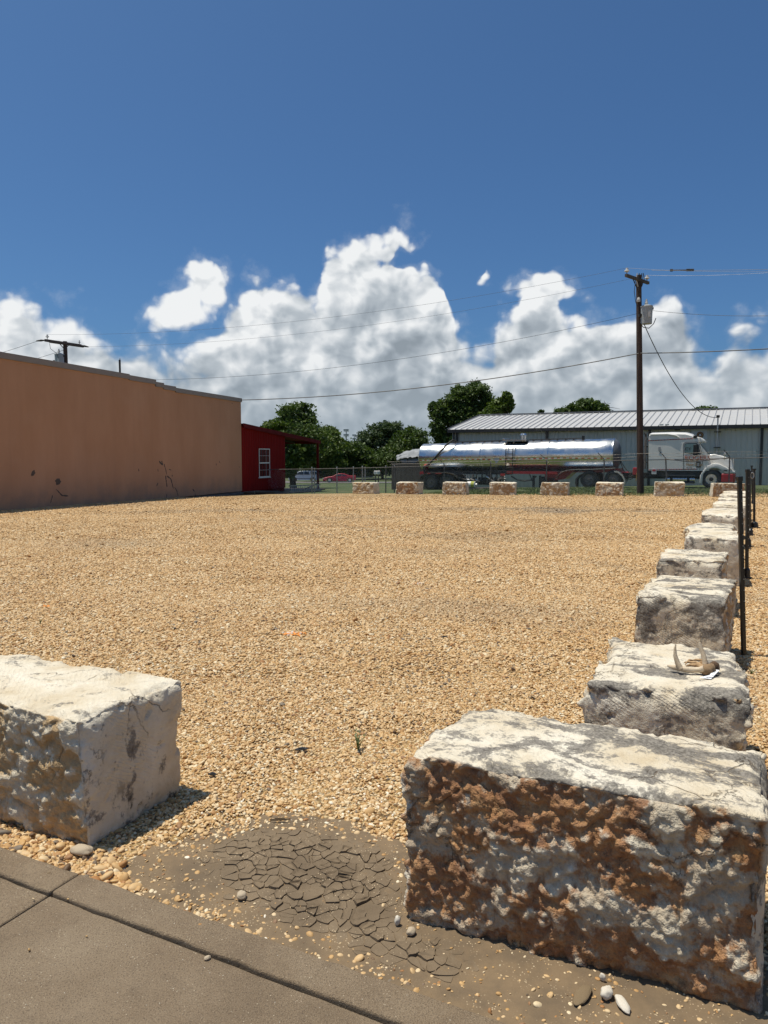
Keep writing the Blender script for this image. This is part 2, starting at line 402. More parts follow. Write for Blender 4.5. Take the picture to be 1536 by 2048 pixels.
def mat_concrete():
    m, T, b = new_mat('weathered_concrete'); tc = T.node('ShaderNodeTexCoord'); v = tc.outputs['Object']
    n = T.noise(v, 1.6, 7, 0.65); n2 = T.noise(v, 14, 5, 0.7); n3 = T.noise(v, 170, 2, 0.6)
    c = T.ramp(n, [(0.28, (0.150, 0.104, 0.062)), (0.48, (0.252, 0.181, 0.112)), (0.68, (0.325, 0.245, 0.160))])
    c = T.mix(T.mr(n2, 0.5, 0.75, 0.0, 0.45), c, (0.15, 0.105, 0.066))
    c = T.mix(T.mr(T.noise(v, 260, 2, 0.6), 0.50, 0.66, 0.0, 0.35), c, (0.42, 0.33, 0.225))
    c = T.mix(T.mr(n3, 0.50, 0.70, 0.0, 0.65), c, (0.115, 0.080, 0.052))
    sp = T.voro(v, 70); spm = T.m('MULTIPLY', T.mr(sp, 0.08, 0.17, 1.0, 0.0), T.mr(T.noise(v, 5, 3), 0.42, 0.6))
    c = T.mix(T.m('MULTIPLY', spm, 0.85), c, (0.62, 0.52, 0.38))
    sp2 = T.voro(v, 33, rand=1.0); c = T.mix(T.m('MULTIPLY', T.mr(sp2, 0.03, 0.07, 1.0, 0.0), 0.9), c, (0.72, 0.66, 0.55))
    T.l.new(c, b.inputs['Base Color']); b.inputs['Roughness'].default_value = 0.9
    bumped(T, b, T.m('ADD', T.m('MULTIPLY', n3, 1.3), T.m('ADD', T.noise(v, 420, 2, 0.7), T.m('MULTIPLY', n2, 0.6))), 0.95, 0.006); return m
MG, MGR, MPEB = mat_grass(), mat_gravel(), mat_pebble()
MMUD, MPLATE, MCON = mat_mud('dry_mud', False), mat_mud('cracked_mud', True), mat_concrete()
MASPH = M('road_asphalt', (0.16, 0.155, 0.145), (0.11, 0.105, 0.10), 3, 0.9, 0.3)

# the land: ruled strips along the fall line
ts = [-400, -100, 0] + _T[1:] + [900, 2500]
vs = []; 
for t in ts:
    for x in (-2200, -300, 0, 300, 2200): vs.append((x, 0.5 * x + t, float(np.interp(t, _T, _Z)) - 0.03))
fs = [(i * 5 + j, i * 5 + j + 1, i * 5 + j + 6, i * 5 + j + 5) for i in range(len(ts) - 1) for j in range(4)]
o = link('ground', np_mesh('ground', vs, fs, MG)); tag(o, 'grassy ground running out beyond the gravel lot', kind='structure')

# the gravel lot
na, nb = 110, 52
A_ = np.linspace(-26, 62, na); Bv = np.linspace(0, 1, nb)
aa, bb = np.meshgrid(A_, Bv)
far = B1 + 0.25 * pnoise(np.stack([aa.ravel() * 0.5, aa.ravel() * 0, aa.ravel() * 0 + .3], 1), 3).reshape(aa.shape) + 0.12 * pnoise(np.stack([aa.ravel() * 2.1, aa.ravel() * 0, aa.ravel() * 0 + .3], 1), 5).reshape(aa.shape)
b_ = B0 + (far - B0) * bb
X = aa * Q.x + b_ * RR.x; Y = aa * Q.y + b_ * RR.y
Z = gz_np(X, Y) + 0.0 * X
g = np.arange(na * nb).reshape(nb, na)
f = np.stack([g[:-1, :-1], g[:-1, 1:], g[1:, 1:], g[1:, :-1]], -1).reshape(-1, 4)
o = link('gravel_lot', np_mesh('gravel_lot', np.stack([X.ravel(), Y.ravel(), Z.ravel()], 1), f, MGR)); tag(o, 'broad lot of tan pea gravel between the walls and blocks', kind='structure')

# the road beyond, with its verge
def ribbon(name, label, mat, u0, v0, u1, v1, half0, h, ext=260):
    p0, p1 = gp(u0, v0), gp(u1, v1); d = Vector((p1.x - p0.x, p1.y - p0.y, 0)).normalized(); n = Vector((-d.y, d.x, 0))
    vs = []; N = 60
    for i in range(N + 1):
        c = p0 + d * (-ext + 2 * ext * i / N)
        for s in (0, 1):
            q = c + n * half0 * s * 2; vs.append((q.x, q.y, gz(q.x, q.y) + h))
    o = link(name, np_mesh(name, vs, [(2 * i, 2 * i + 2, 2 * i + 3, 2 * i + 1) for i in range(N)], mat)); tag(o, label, kind='structure')
ribbon('road', 'pale grey asphalt road where the cars stand', MASPH, 560, 966.0, 790, 966.0, 4.6, 0.02)

# concrete pavement: slabs and a border strip, joints between
aj = lot(gp(84, 1805))[0]
sw = bpy.data.objects.new('sidewalk', None); COL.objects.link(sw); tag(sw, 'brown weathered concrete pavement with border strip', kind='structure')
def crete(name, a0, a1, b0, b1, z1, seed):
    n = 40; rs = np.random.default_rng(seed); poly = []
    for i in range(n + 1): poly.append(unlot(a0 + (a1 - a0) * i / n, b1 + rs.normal(0, 0.0022)))
    for i in range(n + 1): poly.append(unlot(a1 - (a1 - a0) * i / n, b0 + rs.normal(0, 0.0022)))
    return MB().slab(poly, -0.12, z1).build(name, MCON, sw, bevel=0.009, seg=3)
crete('slab', aj + 0.005, aj + 3.05, B0 - 1.75, B0 - SW - 0.003, 0.012, 1)
crete('slab', aj - 3.0, aj - 0.004, B0 - 1.75, B0 - SW - 0.003, 0.010, 2)
crete('slab', aj + 3.06, aj + 6.1, B0 - 1.75, B0 - SW - 0.003, 0.012, 3)
crete('border_strip', aj + 0.006, aj + 3.05, B0 - SW + 0.004, B0, 0.024, 4)
crete('border_strip', aj - 3.0, aj - 0.004, B0 - SW + 0.004, B0, 0.020, 5)
crete('border_strip', aj + 3.06, aj + 6.1, B0 - SW + 0.004, B0, 0.016, 6)
crete('slab', aj - 3.0, aj + 3.05, B0 - 6.0, B0 - 1.76, 0.011, 7)
MB().slab([unlot(aj - 3, B0 - 6), unlot(aj + 6.1, B0 - 6), unlot(aj + 6.1, B0 - 0.01), unlot(aj - 3, B0 - 0.01)], -0.14, -0.012).build('joint_filler', M('joint_dirt', (0.045, 0.038, 0.03), (0.09, 0.075, 0.055), 20, 0.95), sw)

# dry mud in the corner between the two nearest blocks
mud_px = [(235, 1788), (255, 1740), (330, 1690), (420, 1668), (520, 1640), (640, 1640), (740, 1668), (800, 1700), (1000, 1740)]
MUD = [lot(gp(u, v)) for u, v in mud_px]
MUD += [(MUD[-1][0] + 1.6, MUD[-1][1] - 0.2), (MUD[-1][0] + 1.6, B0), (MUD[0][0], B0)]
def poly_sd(a, b, poly):            # signed distance, positive inside
    a = np.asarray(a, float); b = np.asarray(b, float); d = np.full(a.shape, 1e9); ins = np.zeros(a.shape, bool)
    n = len(poly)
    for i in range(n):
        x0, y0 = poly[i]; x1, y1 = poly[(i + 1) % n]; ex, ey = x1 - x0, y1 - y0
        t = np.clip(((a - x0) * ex + (b - y0) * ey) / (ex * ex + ey * ey), 0, 1)
        d = np.minimum(d, np.hypot(a - x0 - t * ex, b - y0 - t * ey))
        c = ((y0 > b) != (y1 > b)) & (a < (x1 - x0) * (b - y0) / (y1 - y0 + 1e-12) + x0); ins ^= c
    return np.where(ins, d, -d)
amin = min(p[0] for p in MUD) - 0.25; amax = max(p[0] for p in MUD); bmax = max(p[1] for p in MUD) + 0.15
ga, gb = np.meshgrid(np.arange(amin, amax, 0.02), np.arange(B0 - 0.004, bmax, 0.02))
sd = poly_sd(ga, gb, MUD) + 0.05 * pnoise(np.stack([ga.ravel() * 7, gb.ravel() * 7, ga.ravel() * 0], 1), 9).reshape(ga.shape)
strip_keep = gb < B0 + 0.05
mz = np.where(strip_keep, 0.011, 0.0) * 0 + np.where(sd > -0.06, 0.0075 + 0.003 * pnoise(np.stack([ga.ravel() * 9, gb.ravel() * 9, ga.ravel() * 0], 1), 4).reshape(ga.shape), -0.02)
mz = mz - 0.02 * sstep(0.0, -0.10, sd)
X = ga * Q.x + gb * RR.x; Y = ga * Q.y + gb * RR.y
g = np.arange(ga.size).reshape(ga.shape)
f = np.stack([g[:-1, :-1], g[:-1, 1:], g[1:, 1:], g[1:, :-1]], -1).reshape(-1, 4)
mud = link('mud', np_mesh('mud', np.stack([X.ravel(), Y.ravel(), mz.ravel()], 1), f, MMUD, smooth=True)); tag(mud, 'dried brown mud beside the concrete strip', kind='structure')

# curled plates of cracked mud, one by one
CRK = [lot(gp(u, v)) for u, v in [(405, 1700), (470, 1668), (560, 1655), (690, 1672), (770, 1695), (800, 1760), (800, 1850), (960, 1925), (900, 1985), (760, 1930), (640, 1880), (560, 1850), (470, 1800), (410, 1760)]]
rs = np.random.default_rng(5); seeds = []
a0 = min(p[0] for p in CRK) - .1; a1 = max(p[0] for p in CRK) + .1; b0 = min(p[1] for p in CRK) - .1; b1 = max(p[1] for p in CRK) + .1
h = 0.0435; r = 0
bq = b0
while bq < b1:
    aq = a0 + (0.5 * h if r % 2 else 0)
    while aq < a1:
        seeds.append((aq + rs.uniform(-.62, .62) * h, bq + rs.uniform(-.62, .62) * h)); aq += h
    bq += h * 0.87; r += 1
S = np.array(seeds); ins = poly_sd(S[:, 0], S[:, 1], CRK)
def clip(poly, p, n):              # keep the side where (x-p).n < 0
    out = []
    for i in range(len(poly)):
        c, d = poly[i], poly[(i + 1) % len(poly)]
        sc_, sd_ = (c[0] - p[0]) * n[0] + (c[1] - p[1]) * n[1], (d[0] - p[0]) * n[0] + (d[1] - p[1]) * n[1]
        if sc_ < 0: out.append(c)
        if sc_ * sd_ < 0:
            t = sc_ / (sc_ - sd_); out.append((c[0] + t * (d[0] - c[0]), c[1] + t * (d[1] - c[1])))
    return out
nplate = 0
for i in range(len(S)):
    if ins[i] < 0.0 or nplate >= 298 or S[i, 1] < B0 + 0.02: continue
    c = S[i]; poly = [(c[0] - .09, c[1] - .09), (c[0] + .09, c[1] - .09), (c[0] + .09, c[1] + .09), (c[0] - .09, c[1] + .09)]
    for j in np.argsort(((S - c) ** 2).sum(1))[1:16]:
        d = S[j] - c; poly = clip(poly, (c + S[j]) / 2 - d / np.linalg.norm(d) * (0.0007 + 0.0010 * rs.uniform()), d)
    if len(poly) < 3: continue
    ring = []
    for k in range(len(poly)):
        p, q = np.array(poly[k]), np.array(poly[(k + 1) % len(poly)])
        if np.linalg.norm(q - p) < 0.004: continue
        ring += [p + (c - p) * 0.04, p + (q - p) * 0.33, p + (q - p) * 0.67]
    rg = np.array(ring); jj = np.stack([pnoise(np.stack([rg[:, 0] * 55, rg[:, 1] * 55, rg[:, 0] * 0 + k_], 1), 61) for k_ in (.3, 7.7)], 1) * 0.0042
    ring = list(rg + jj)
    m = len(ring); curl = rs.uniform(-0.001, 0.0068) * (1 if ins[i] > 0.09 else 0.2); tilt = rs.normal(0, 0.035, 2); base = 0.0062 + 0.0052 * min(1, ins[i] / 0.09) + rs.uniform(-.0018, .0025)
    vs = []
    def P(q, z):
        x, y = unlot(q[0], q[1]); vs.append((x, y, z + (q - c) @ tilt))
    for q in ring: P(q, 0.002)
    for q in ring: P(q, base + curl * rs.uniform(.5, 1.15))
    for q in ring: P(c + (q - c) * 0.62, base + rs.uniform(-.0006, .0006))
    P(c, base - 0.0005)
    fs = [(k, (k + 1) % m, m + (k + 1) % m, m + k) for k in range(m)] + [(m + k, m + (k + 1) % m, 2 * m + (k + 1) % m, 2 * m + k) for k in range(m)]
    fs += [(2 * m + k, 2 * m + (k + 1) % m, 3 * m) for k in range(m)]
    me = bpy.data.meshes.new('mud_plate'); me.from_pydata(vs, [], fs); me.materials.append(MPLATE)
    link('mud_plate', me, mud); nplate += 1

# loose pebbles: one mass of stones, too many to count
def scatter(n, ymin, ymax):
    y = np.sqrt(rng.uniform(ymin ** 2, ymax ** 2, n)); x = rng.uniform(-1, 1, n) * (0.60 * y + 1.5); return x, y
xs, ys, ss = [], [], []
for ymin, ymax, dens, rad, lay in ((1.9, 5.2, 8200, 0.0063, 1), (5.2, 9.0, 5000, 0.0080, 1), (9.0, 14.0, 2700, 0.0100, 1), (14.0, 21.0, 1200, 0.0125, 1), (21.0, 34.0, 480, 0.0165, 1)):
    area = 0.60 * (ymax ** 2 - ymin ** 2) + 3.0 * (ymax - ymin); n = int(area * dens)
    x, y = scatter(n, ymin, ymax); a = x * Q.x + y * Q.y; b = x * RR.x + y * RR.y
    keep = b > B0 + 0.006
    x, y, a, b = x[keep], y[keep], a[keep], b[keep]
    m = poly_sd(a, b, MUD) + 0.09 * pnoise(np.stack([a * 5, b * 5, a * 0], 1), 21)
    p = np.where(m > 0.18, 0.07, np.where(m > 0, 0.07 + 0.55 * (1 - m / 0.18), 1.0))
    p = np.where(poly_sd(a, b, CRK) > 0.03, 0.014, p)
    if ymax > 30: p = p * np.clip((ymax - y) / 8.0, 0, 1)
    # the apron left of the mud and the drift of pebbles by the left block
    keep = rng.uniform(0, 1, len(x)) < p
    xs.append(x[keep]); ys.append(y[keep]); ss.append(np.full(keep.sum(), rad))
x = np.concatenate(xs); y = np.concatenate(ys); s = np.concatenate(ss) * np.exp(rng.normal(-0.03, 0.32, len(x)))
# bigger stones drifted against the left block and the strip
EDGE = [lot(gp(u, v)) for u, v in [(-60, 1650), (150, 1690), (210, 1700), (300, 1790), (270, 1800), (160, 1768), (0, 1700), (-60, 1690)]]
ea = rng.uniform(min(p[0] for p in EDGE), max(p[0] for p in EDGE), 2600); eb = rng.uniform(B0 - 0.03, max(p[1] for p in EDGE), 2600)
k = (poly_sd(ea, eb, EDGE) > 0); ea, eb = ea[k], eb[k]; nedge = len(ea)
x = np.concatenate([x, ea * Q.x + eb * RR.x]); y = np.concatenate([y, ea * Q.y + eb * RR.y]); s = np.concatenate([s, 0.0076 * np.exp(rng.normal(0, 0.40, len(ea)))])
ea = rng.uniform(amin, amax, 5200); eb = rng.uniform(B0 + .01, bmax, 5200); k = (poly_sd(ea, eb, MUD) > 0) & (rng.uniform(0, 1, 5200) < np.where(poly_sd(ea, eb, CRK) > .02, .10, .5)); ea, eb = ea[k], eb[k]
x = np.concatenate([x, ea * Q.x + eb * RR.x]); y = np.concatenate([y, ea * Q.y + eb * RR.y]); s = np.concatenate([s, 0.0030 * np.exp(rng.normal(0, 0.4, len(ea)))]); ngrit = len(ea)
# a few strays on the concrete
na_ = 26; ea = rng.uniform(aj - 0.2, aj + 2.2, na_); eb = B0 - np.abs(rng.normal(0, 0.16, na_)); k = (ea * Q.y + eb * RR.y) > 1.6
ea, eb = ea[k], eb[k]; nst = len(ea)
x = np.concatenate([x, ea * Q.x + eb * RR.x]); y = np.concatenate([y, ea * Q.y + eb * RR.y]); s = np.concatenate([s, 0.0042 * np.exp(rng.normal(0, 0.35, nst))])
N = len(x); z = gz_np(x, y) + s * rng.uniform(0.05, 0.60, N) + 0.006 * (pnoise(np.stack([x * 2.2, y * 2.2, x * 0], 1), 31))
z[-nst:] = 0.016 + s[-nst:] * 0.35; z[-nst - ngrit:-nst] = 0.0085
me = bpy.data.meshes.new('loose_gravel'); me.vertices.add(N); me.vertices.foreach_set('co', np.stack([x, y, z], 1).astype(np.float32).ravel())
def vattr(nm, arr, typ='FLOAT_VECTOR'):
    a_ = me.attributes.new(nm, typ, 'POINT'); a_.data.foreach_set('vector' if typ == 'FLOAT_VECTOR' else 'value', np.asarray(arr, np.float32).ravel())
vattr('spin', np.stack([rng.normal(0, 0.45, N), rng.normal(0, 0.45, N), rng.uniform(0, 6.28, N)], 1))
vattr('size', np.stack([s * rng.uniform(0.95, 1.45, N), s * rng.uniform(0.75, 1.05, N), s * rng.uniform(0.45, 0.72, N)], 1))
big = 0.10 * pnoise(np.stack([x * 0.8, y * 0.8, x * 0], 1), 77)
tn = rng.beta(1.8, 1.7, N); tn = .5 + (tn - .5) * np.interp(y, [4, 12, 25], [1, .8, .55]); tn[N - nst - ngrit - nedge:N - nst - ngrit] -= .08; vattr('tone', np.clip(tn + big - .03, 0, 1), 'FLOAT')
gs_ = gp(1150, 1022); dx_ = (x - gs_.x) / 4.2; dy_ = (y + .18 * x - gs_.y - .18 * gs_.x) / 2.0
st_ = sstep(1.1, .2, np.hypot(dx_, dy_)) * sstep(-.25, .35, pnoise(np.stack([x * .7, y * 2.2, x * 0], 1), 91))
pt2 = sstep(.15, .75, fbm(np.stack([x * .16, y * .34, x * 0 + 2], 1), 4, 95))
arc = np.hypot(x + 14, y - 3); trk_ = sum(np.exp(-((arc - r_) / .16) ** 2) for r_ in (17.2, 18.9, 21.6, 23.3)) * sstep(-.3, .4, pnoise(np.stack([x * .4, y * .4, x * 0 + 5], 1), 97))
vattr('dust', np.clip(.75 * st_ + .30 * pt2 + .28 * trk_ + rng.uniform(0, .12, N), 0, 1), 'FLOAT')
o = link('loose_gravel', me); tag(o, 'loose tan and cream pebbles covering the lot', 'gravel', kind='stuff')
ng = bpy.data.node_groups.new('pebbles', 'GeometryNodeTree'); ng.interface.new_socket('Geometry', in_out='INPUT', socket_type='NodeSocketGeometry'); ng.interface.new_socket('Geometry', in_out='OUTPUT', socket_type='NodeSocketGeometry')
gi = ng.nodes.new('NodeGroupInput'); go = ng.nodes.new('NodeGroupOutput'); ico = ng.nodes.new('GeometryNodeMeshIcoSphere'); ico.inputs['Radius'].default_value = 1.0; ico.inputs['Subdivisions'].default_value = 2
smt = ng.nodes.new('GeometryNodeSetShadeSmooth'); sm = ng.nodes.new('GeometryNodeSetMaterial'); sm.inputs['Material'].default_value = MPEB
iop = ng.nodes.new('GeometryNodeInstanceOnPoints')
def named(nm):
    a_ = ng.nodes.new('GeometryNodeInputNamedAttribute'); a_.data_type = 'FLOAT_VECTOR'; a_.inputs[0].default_value = nm; return a_.outputs[0]
e2r = ng.nodes.new('FunctionNodeEulerToRotation')
L = ng.links.new
L(ico.outputs[0], smt.inputs[0]); L(smt.outputs[0], sm.inputs[0]); L(sm.outputs[0], iop.inputs['Instance']); L(gi.outputs[0], iop.inputs['Points'])
L(named('spin'), e2r.inputs[0]); L(e2r.outputs[0], iop.inputs['Rotation']); L(named('size'), iop.inputs['Scale']); L(iop.outputs[0], go.inputs[0])
md = o.modifiers.new('pebbles', 'NODES'); md.node_group = ng

# ================================================================== LIMESTONE BLOCKS
def mat_stone():
    m, T, b = new_mat('quarried_limestone'); tc = T.node('ShaderNodeTexCoord'); v0 = tc.outputs['Object']
    oi = T.node('ShaderNodeObjectInfo'); v = T.vm('ADD', v0, T.vm('MULTIPLY', T.comb(oi.outputs['Random'], oi.outputs['Random'], oi.outputs['Random']), (13.0, 29.0, 7.0)))
    lich, iron, pale = T.sep(oi.outputs['Color'])
    ruf = T.node('ShaderNodeAttribute', attribute_name='ruf').outputs['Fac']; lump = T.node('ShaderNodeAttribute', attribute_name='lump').outputs['Fac']
    x, y, z = T.sep(v0); geo = T.node('ShaderNodeNewGeometry'); nx, ny, nz = T.sep(geo.outputs['Normal'])
    n1 = T.noise(v, 3.2, 6, 0.62); n2 = T.noise(v, 17, 5, 0.65); n3 = T.noise(v, 75, 3, 0.65)
    base = T.ramp(n1, [(0.3, (0.57, 0.465, 0.315)), (0.5, (0.68, 0.60, 0.465)), (0.7, (0.77, 0.71, 0.595))])
    base = T.mix(T.mr(n2, 0.5, 0.72, 0.0, 0.35), base, (0.52, 0.40, 0.255))
    # iron staining lodged in the broken faces
    fi = T.m('ADD', T.noise(v, 4.6, 6, 0.68), T.m('MULTIPLY', lump, -0.16))
    fmask = T.m('MULTIPLY', T.mr(T.m('ADD', fi, T.m('MULTIPLY', T.m('SUBTRACT', iron, 0.5), 0.22)), 0.44, 0.565), ruf)
    irc = T.ramp(T.noise(v, 9.5, 5, 0.7), [(0.30, (0.17, 0.070, 0.030)), (0.44, (0.31, 0.130, 0.048)), (0.58, (0.44, 0.215, 0.080)), (0.75, (0.58, 0.37, 0.17))])
    irc = T.mix(T.mr(iron, 0.3, 0.62, 0.75, 0.0), irc, (0.56, 0.40, 0.205))
    base = T.mix(T.m('MULTIPLY', fmask, 0.92), base, irc)
    grey = T.m('MULTIPLY', T.mr(T.noise(v, 4.3, 6, 0.7), 0.49, 0.57), T.m('MULTIPLY', ruf, T.mr(iron, 0.4, 0.8, 0.25, 0.85)))
    base = T.mix(grey, base, (0.55, 0.46, 0.335))
    # black-grey lichen on the sawn faces
    st = T.vm('MULTIPLY', v, (1.0, 1.7, 1.35))
    lf = T.m('ADD', T.m('MULTIPLY', T.noise(st, 3.4, 4, 0.6, 0.8), 0.58), T.m('ADD', T.m('MULTIPLY', n2, 0.24), T.m('MULTIPLY', n3, 0.20)))
    thr = T.m('SUBTRACT', 0.625, T.m('MULTIPLY', lich, 0.180))
    lm = T.m('MULTIPLY', T.mr(T.m('SUBTRACT', lf, thr), -0.012, 0.05), T.mr(ruf, 0.3, 0.9, 1.0, 0.12))
    base = T.mix(T.m('MULTIPLY', lm, 0.90), base, T.mix(T.mr(n3, 0.35, 0.65), (0.075, 0.068, 0.060), (0.25, 0.225, 0.195)))
    # black damp growth near the foot, fine cracks
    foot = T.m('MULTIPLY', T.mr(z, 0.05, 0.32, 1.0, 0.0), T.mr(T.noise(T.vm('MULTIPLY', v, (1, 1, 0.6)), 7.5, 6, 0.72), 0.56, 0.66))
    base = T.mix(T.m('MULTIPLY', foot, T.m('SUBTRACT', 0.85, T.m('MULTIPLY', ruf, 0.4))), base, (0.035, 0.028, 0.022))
    cr = T.node('ShaderNodeTexVoronoi', feature='DISTANCE_TO_EDGE'); T.put(cr.inputs['Vector'], T.vm('ADD', v, T.vm('MULTIPLY', T.comb(n2, n1, n2), (0.12, 0.12, 0.12)))); cr.inputs['Scale'].default_value = 5.5
    crk = T.m('MULTIPLY', T.mr(cr.outputs[0], 0.004, 0.018, 1.0, 0.0), T.mr(T.noise(v, 2.3, 2), 0.50, 0.6))
    base = T.mix(T.m('MULTIPLY', crk, 0.6), base, (0.16, 0.11, 0.065))
    base = T.mix(T.mr(pale, 0.5, 1.0, 0.0, 0.45), base, (0.74, 0.69, 0.59))
    T.l.new(base, b.inputs['Base Color']); b.inputs['Roughness'].default_value = 0.9; b.inputs['Specular IOR Level'].default_value = 0.3
    # saw marks on the smooth faces, grain on the broken ones
    wv = T.node('ShaderNodeTexWave', wave_type='BANDS', bands_direction='DIAGONAL'); T.put(wv.inputs['Vector'], T.vm('MULTIPLY', v, (1.0, 0.9, 1.7)))
    wv.inputs['Scale'].default_value = 21.0; wv.inputs['Distortion'].default_value = 3.5; wv.inputs['Detail'].default_value = 3.0; wv.inputs['Detail Scale'].default_value = 1.6
    saw = T.m('MULTIPLY', T.m('POWER', wv.outputs['Fac'], 2.0), T.m('MULTIPLY', T.m('SUBTRACT', 1.0, ruf), T.mr(T.noise(v, 3.6, 4), 0.42, 0.66)))
    hgt = T.m('ADD', T.m('MULTIPLY', saw, 0.20), T.m('ADD', T.m('MULTIPLY', n2, 0.7), T.m('MULTIPLY', n3, T.m('ADD', 0.45, T.m('MULTIPLY', ruf, 0.6)))))
    hgt = T.m('SUBTRACT', hgt, T.m('MULTIPLY', crk, 0.5))
    bumped(T, b, T.m('ADD', hgt, T.m('MULTIPLY', T.noise(v, 190, 3, 0.7), 0.35)), 0.95, 0.012); return m
MST = mat_stone()

def block(label, cx, cy, L, W, H, yaw, seed, res, rough, colr, jit=0.028, chip=0.05, amp=1.0, group='limestone blocks edging the lot'):
    """a quarried block: rounded box on a grid, broken faces heaved by noise, sawn faces nearly flat; local x = L, y = W"""
    h = np.array([L / 2, W / 2, H / 2]); rad = 0.022
    P = []; F = []; base = 0
    for ax in range(3):
        for sg in (-1, 1):
            if ax == 2 and sg < 0: continue
            o1, o2 = [(1, 2), (2, 0), (0, 1)][ax]
            n1, n2 = max(6, int(2 * h[o1] / res)), max(6, int(2 * h[o2] / res))
            u, v = np.meshgrid(np.linspace(-h[o1], h[o1], n1 + 1), np.linspace(-h[o2], h[o2], n2 + 1))
            p = np.zeros((u.size, 3)); p[:, ax] = sg * h[ax]; p[:, o1] = u.ravel(); p[:, o2] = v.ravel()
            g = base + np.arange(u.size).reshape(u.shape)
            q = np.stack([g[:-1, :-1], g[:-1, 1:], g[1:, 1:], g[1:, :-1]], -1).reshape(-1, 4)
            F.append(q if sg > 0 else q[:, ::-1]); P.append(p); base += u.size
    P = np.concatenate(P); F = np.concatenate(F)
    key = np.round(P / 1e-5).astype(np.int64); _, first, inv = np.unique(key, axis=0, return_index=True, return_inverse=True)
    P = P[first]; F = inv.ravel()[F]
    c = np.clip(P, -(h - rad), h - rad); d = P - c; n = d / np.maximum(np.linalg.norm(d, axis=1, keepdims=True), 1e-9)
    p = c + rad * n
    # lean the corners a little so that no block is a true box
    rs = np.random.default_rng(seed); off = rs.normal(0, jit, (2, 2, 2, 3)); off[..., 2] *= 0.6; off[:, :, 0, 2] = 0
    t = p / (2 * h) + 0.5
    w8 = lambda i, j, k: ((t[:, 0] if i else 1 - t[:, 0]) * (t[:, 1] if j else 1 - t[:, 1]) * (t[:, 2] if k else 1 - t[:, 2]))[:, None]
    for i in (0, 1):
        for j in (0, 1):
            for k in (0, 1): p = p + w8(i, j, k) * off[i, j, k]
    ruf = np.zeros(len(p))
    for ax, sg, amt in (('x', 1, rough.get('+x', 0)), ('x', -1, rough.get('-x', 0)), ('y', 1, rough.get('+y', 0)), ('y', -1, rough.get('-y', 0)), ('z', 1, rough.get('+z', 0))):
        ruf += np.clip(n[:, 'xyz'.index(ax)] * sg, 0, 1) ** 2 * amt
    q = p + seed * 3.7
    wn = pnoise(q * 5, seed + 3) * 0.35
    rz = ruf + wn * sstep(0.02, 0.3, ruf) ; rufe = np.clip(sstep(0.15, 0.7, rz), 0, 1)
    lump = billow(q * 6.5, 4, seed, 0.55) + 0.8 * fbm(q * 2.6, 3, seed + 40)
    cav = np.minimum(0, fbm(q * np.array([5.0, 5.0, 7.5]), 3, seed + 60) + 0.15)
    disp = rufe * amp * (0.017 * lump + 0.034 * cav + 0.0125 * billow(q * 21, 3, seed + 9) + 0.0055 * fbm(q * 60, 3, seed + 12))
    disp += (1 - rufe) * (0.007 * fbm(q * 3.5, 5, seed + 21) + 0.0026 * fbm(q * 38, 3, seed + 22))
    pits = np.maximum(0, fbm(q * 13, 3, seed + 80) - 0.62); disp -= (1 - rufe) * 0.03 * pits
    # chipped arrises
    dist = np.sort(h - np.abs(P), axis=1); e = dist[:, 1]
    top = P[:, 2] > -h[2] * 0.6
    ch = np.exp(-(e / 0.045) ** 2) * np.clip(fbm(q * 5.5, 4, seed + 33) + 0.32, 0, None) * chip * np.where(top, 1, 0.5)
    disp -= ch
    nn = n.copy(); low = P[:, 2] < -h[2] + 0.02; nn[low, 2] = 0
    p = p + nn * disp[:, None]
    p[:, 2] += h[2]; p[:, 2] = np.where(P[:, 2] <= -h[2] + 1e-6, -0.03, p[:, 2])
    me = np_mesh('limestone_block', p, F, MST, smooth=True, attrs={'ruf': np.clip(rufe, 0, 1), 'lump': np.clip(lump, -2, 2)})
    zg = gz(cx, cy)
    o = link('limestone_block', me, None, (cx, cy, zg - 0.005), (0, 0, yaw)); o.color = (*colr, 1)
    return tag(o, label, 'stone block', group)

YA = QA
RF = {'-y': 1.0, '+y': 1.0}; RS = {'+x': 1.0, '-x': 1.0}
p = gp(640, 1540)                   # nearest pair, either side of the mud
BX = block('large limestone block with rusty orange broken face, nearest at right', 0.69, 2.475, 1.125, 0.56, 0.595, R(-24.5), 3, 0.0062, {'-y': 1.0, '+y': 1.0, '-x': 0.8}, (0.74, 0.74, 0.0), jit=0.014, amp=0.85)
BL = block('cream limestone block with smooth end face, cut off by the left edge', -1.665, 3.40, 1.30, 0.60, 0.565, R(-25), 5, 0.0075, {'-y': 1.0, '+y': 1.0}, (0.30, 0.33, 0.0), jit=0.016, amp=0.7)
B2 = block('weathered block carrying the deer antlers and price tag', 1.43, 3.66, 0.71, 0.95, 0.555, R(-24), 12, 0.0085, {'+x': .9, '-x': 1.0}, (0.64, 0.40, 0.0), jit=0.025, chip=0.10)
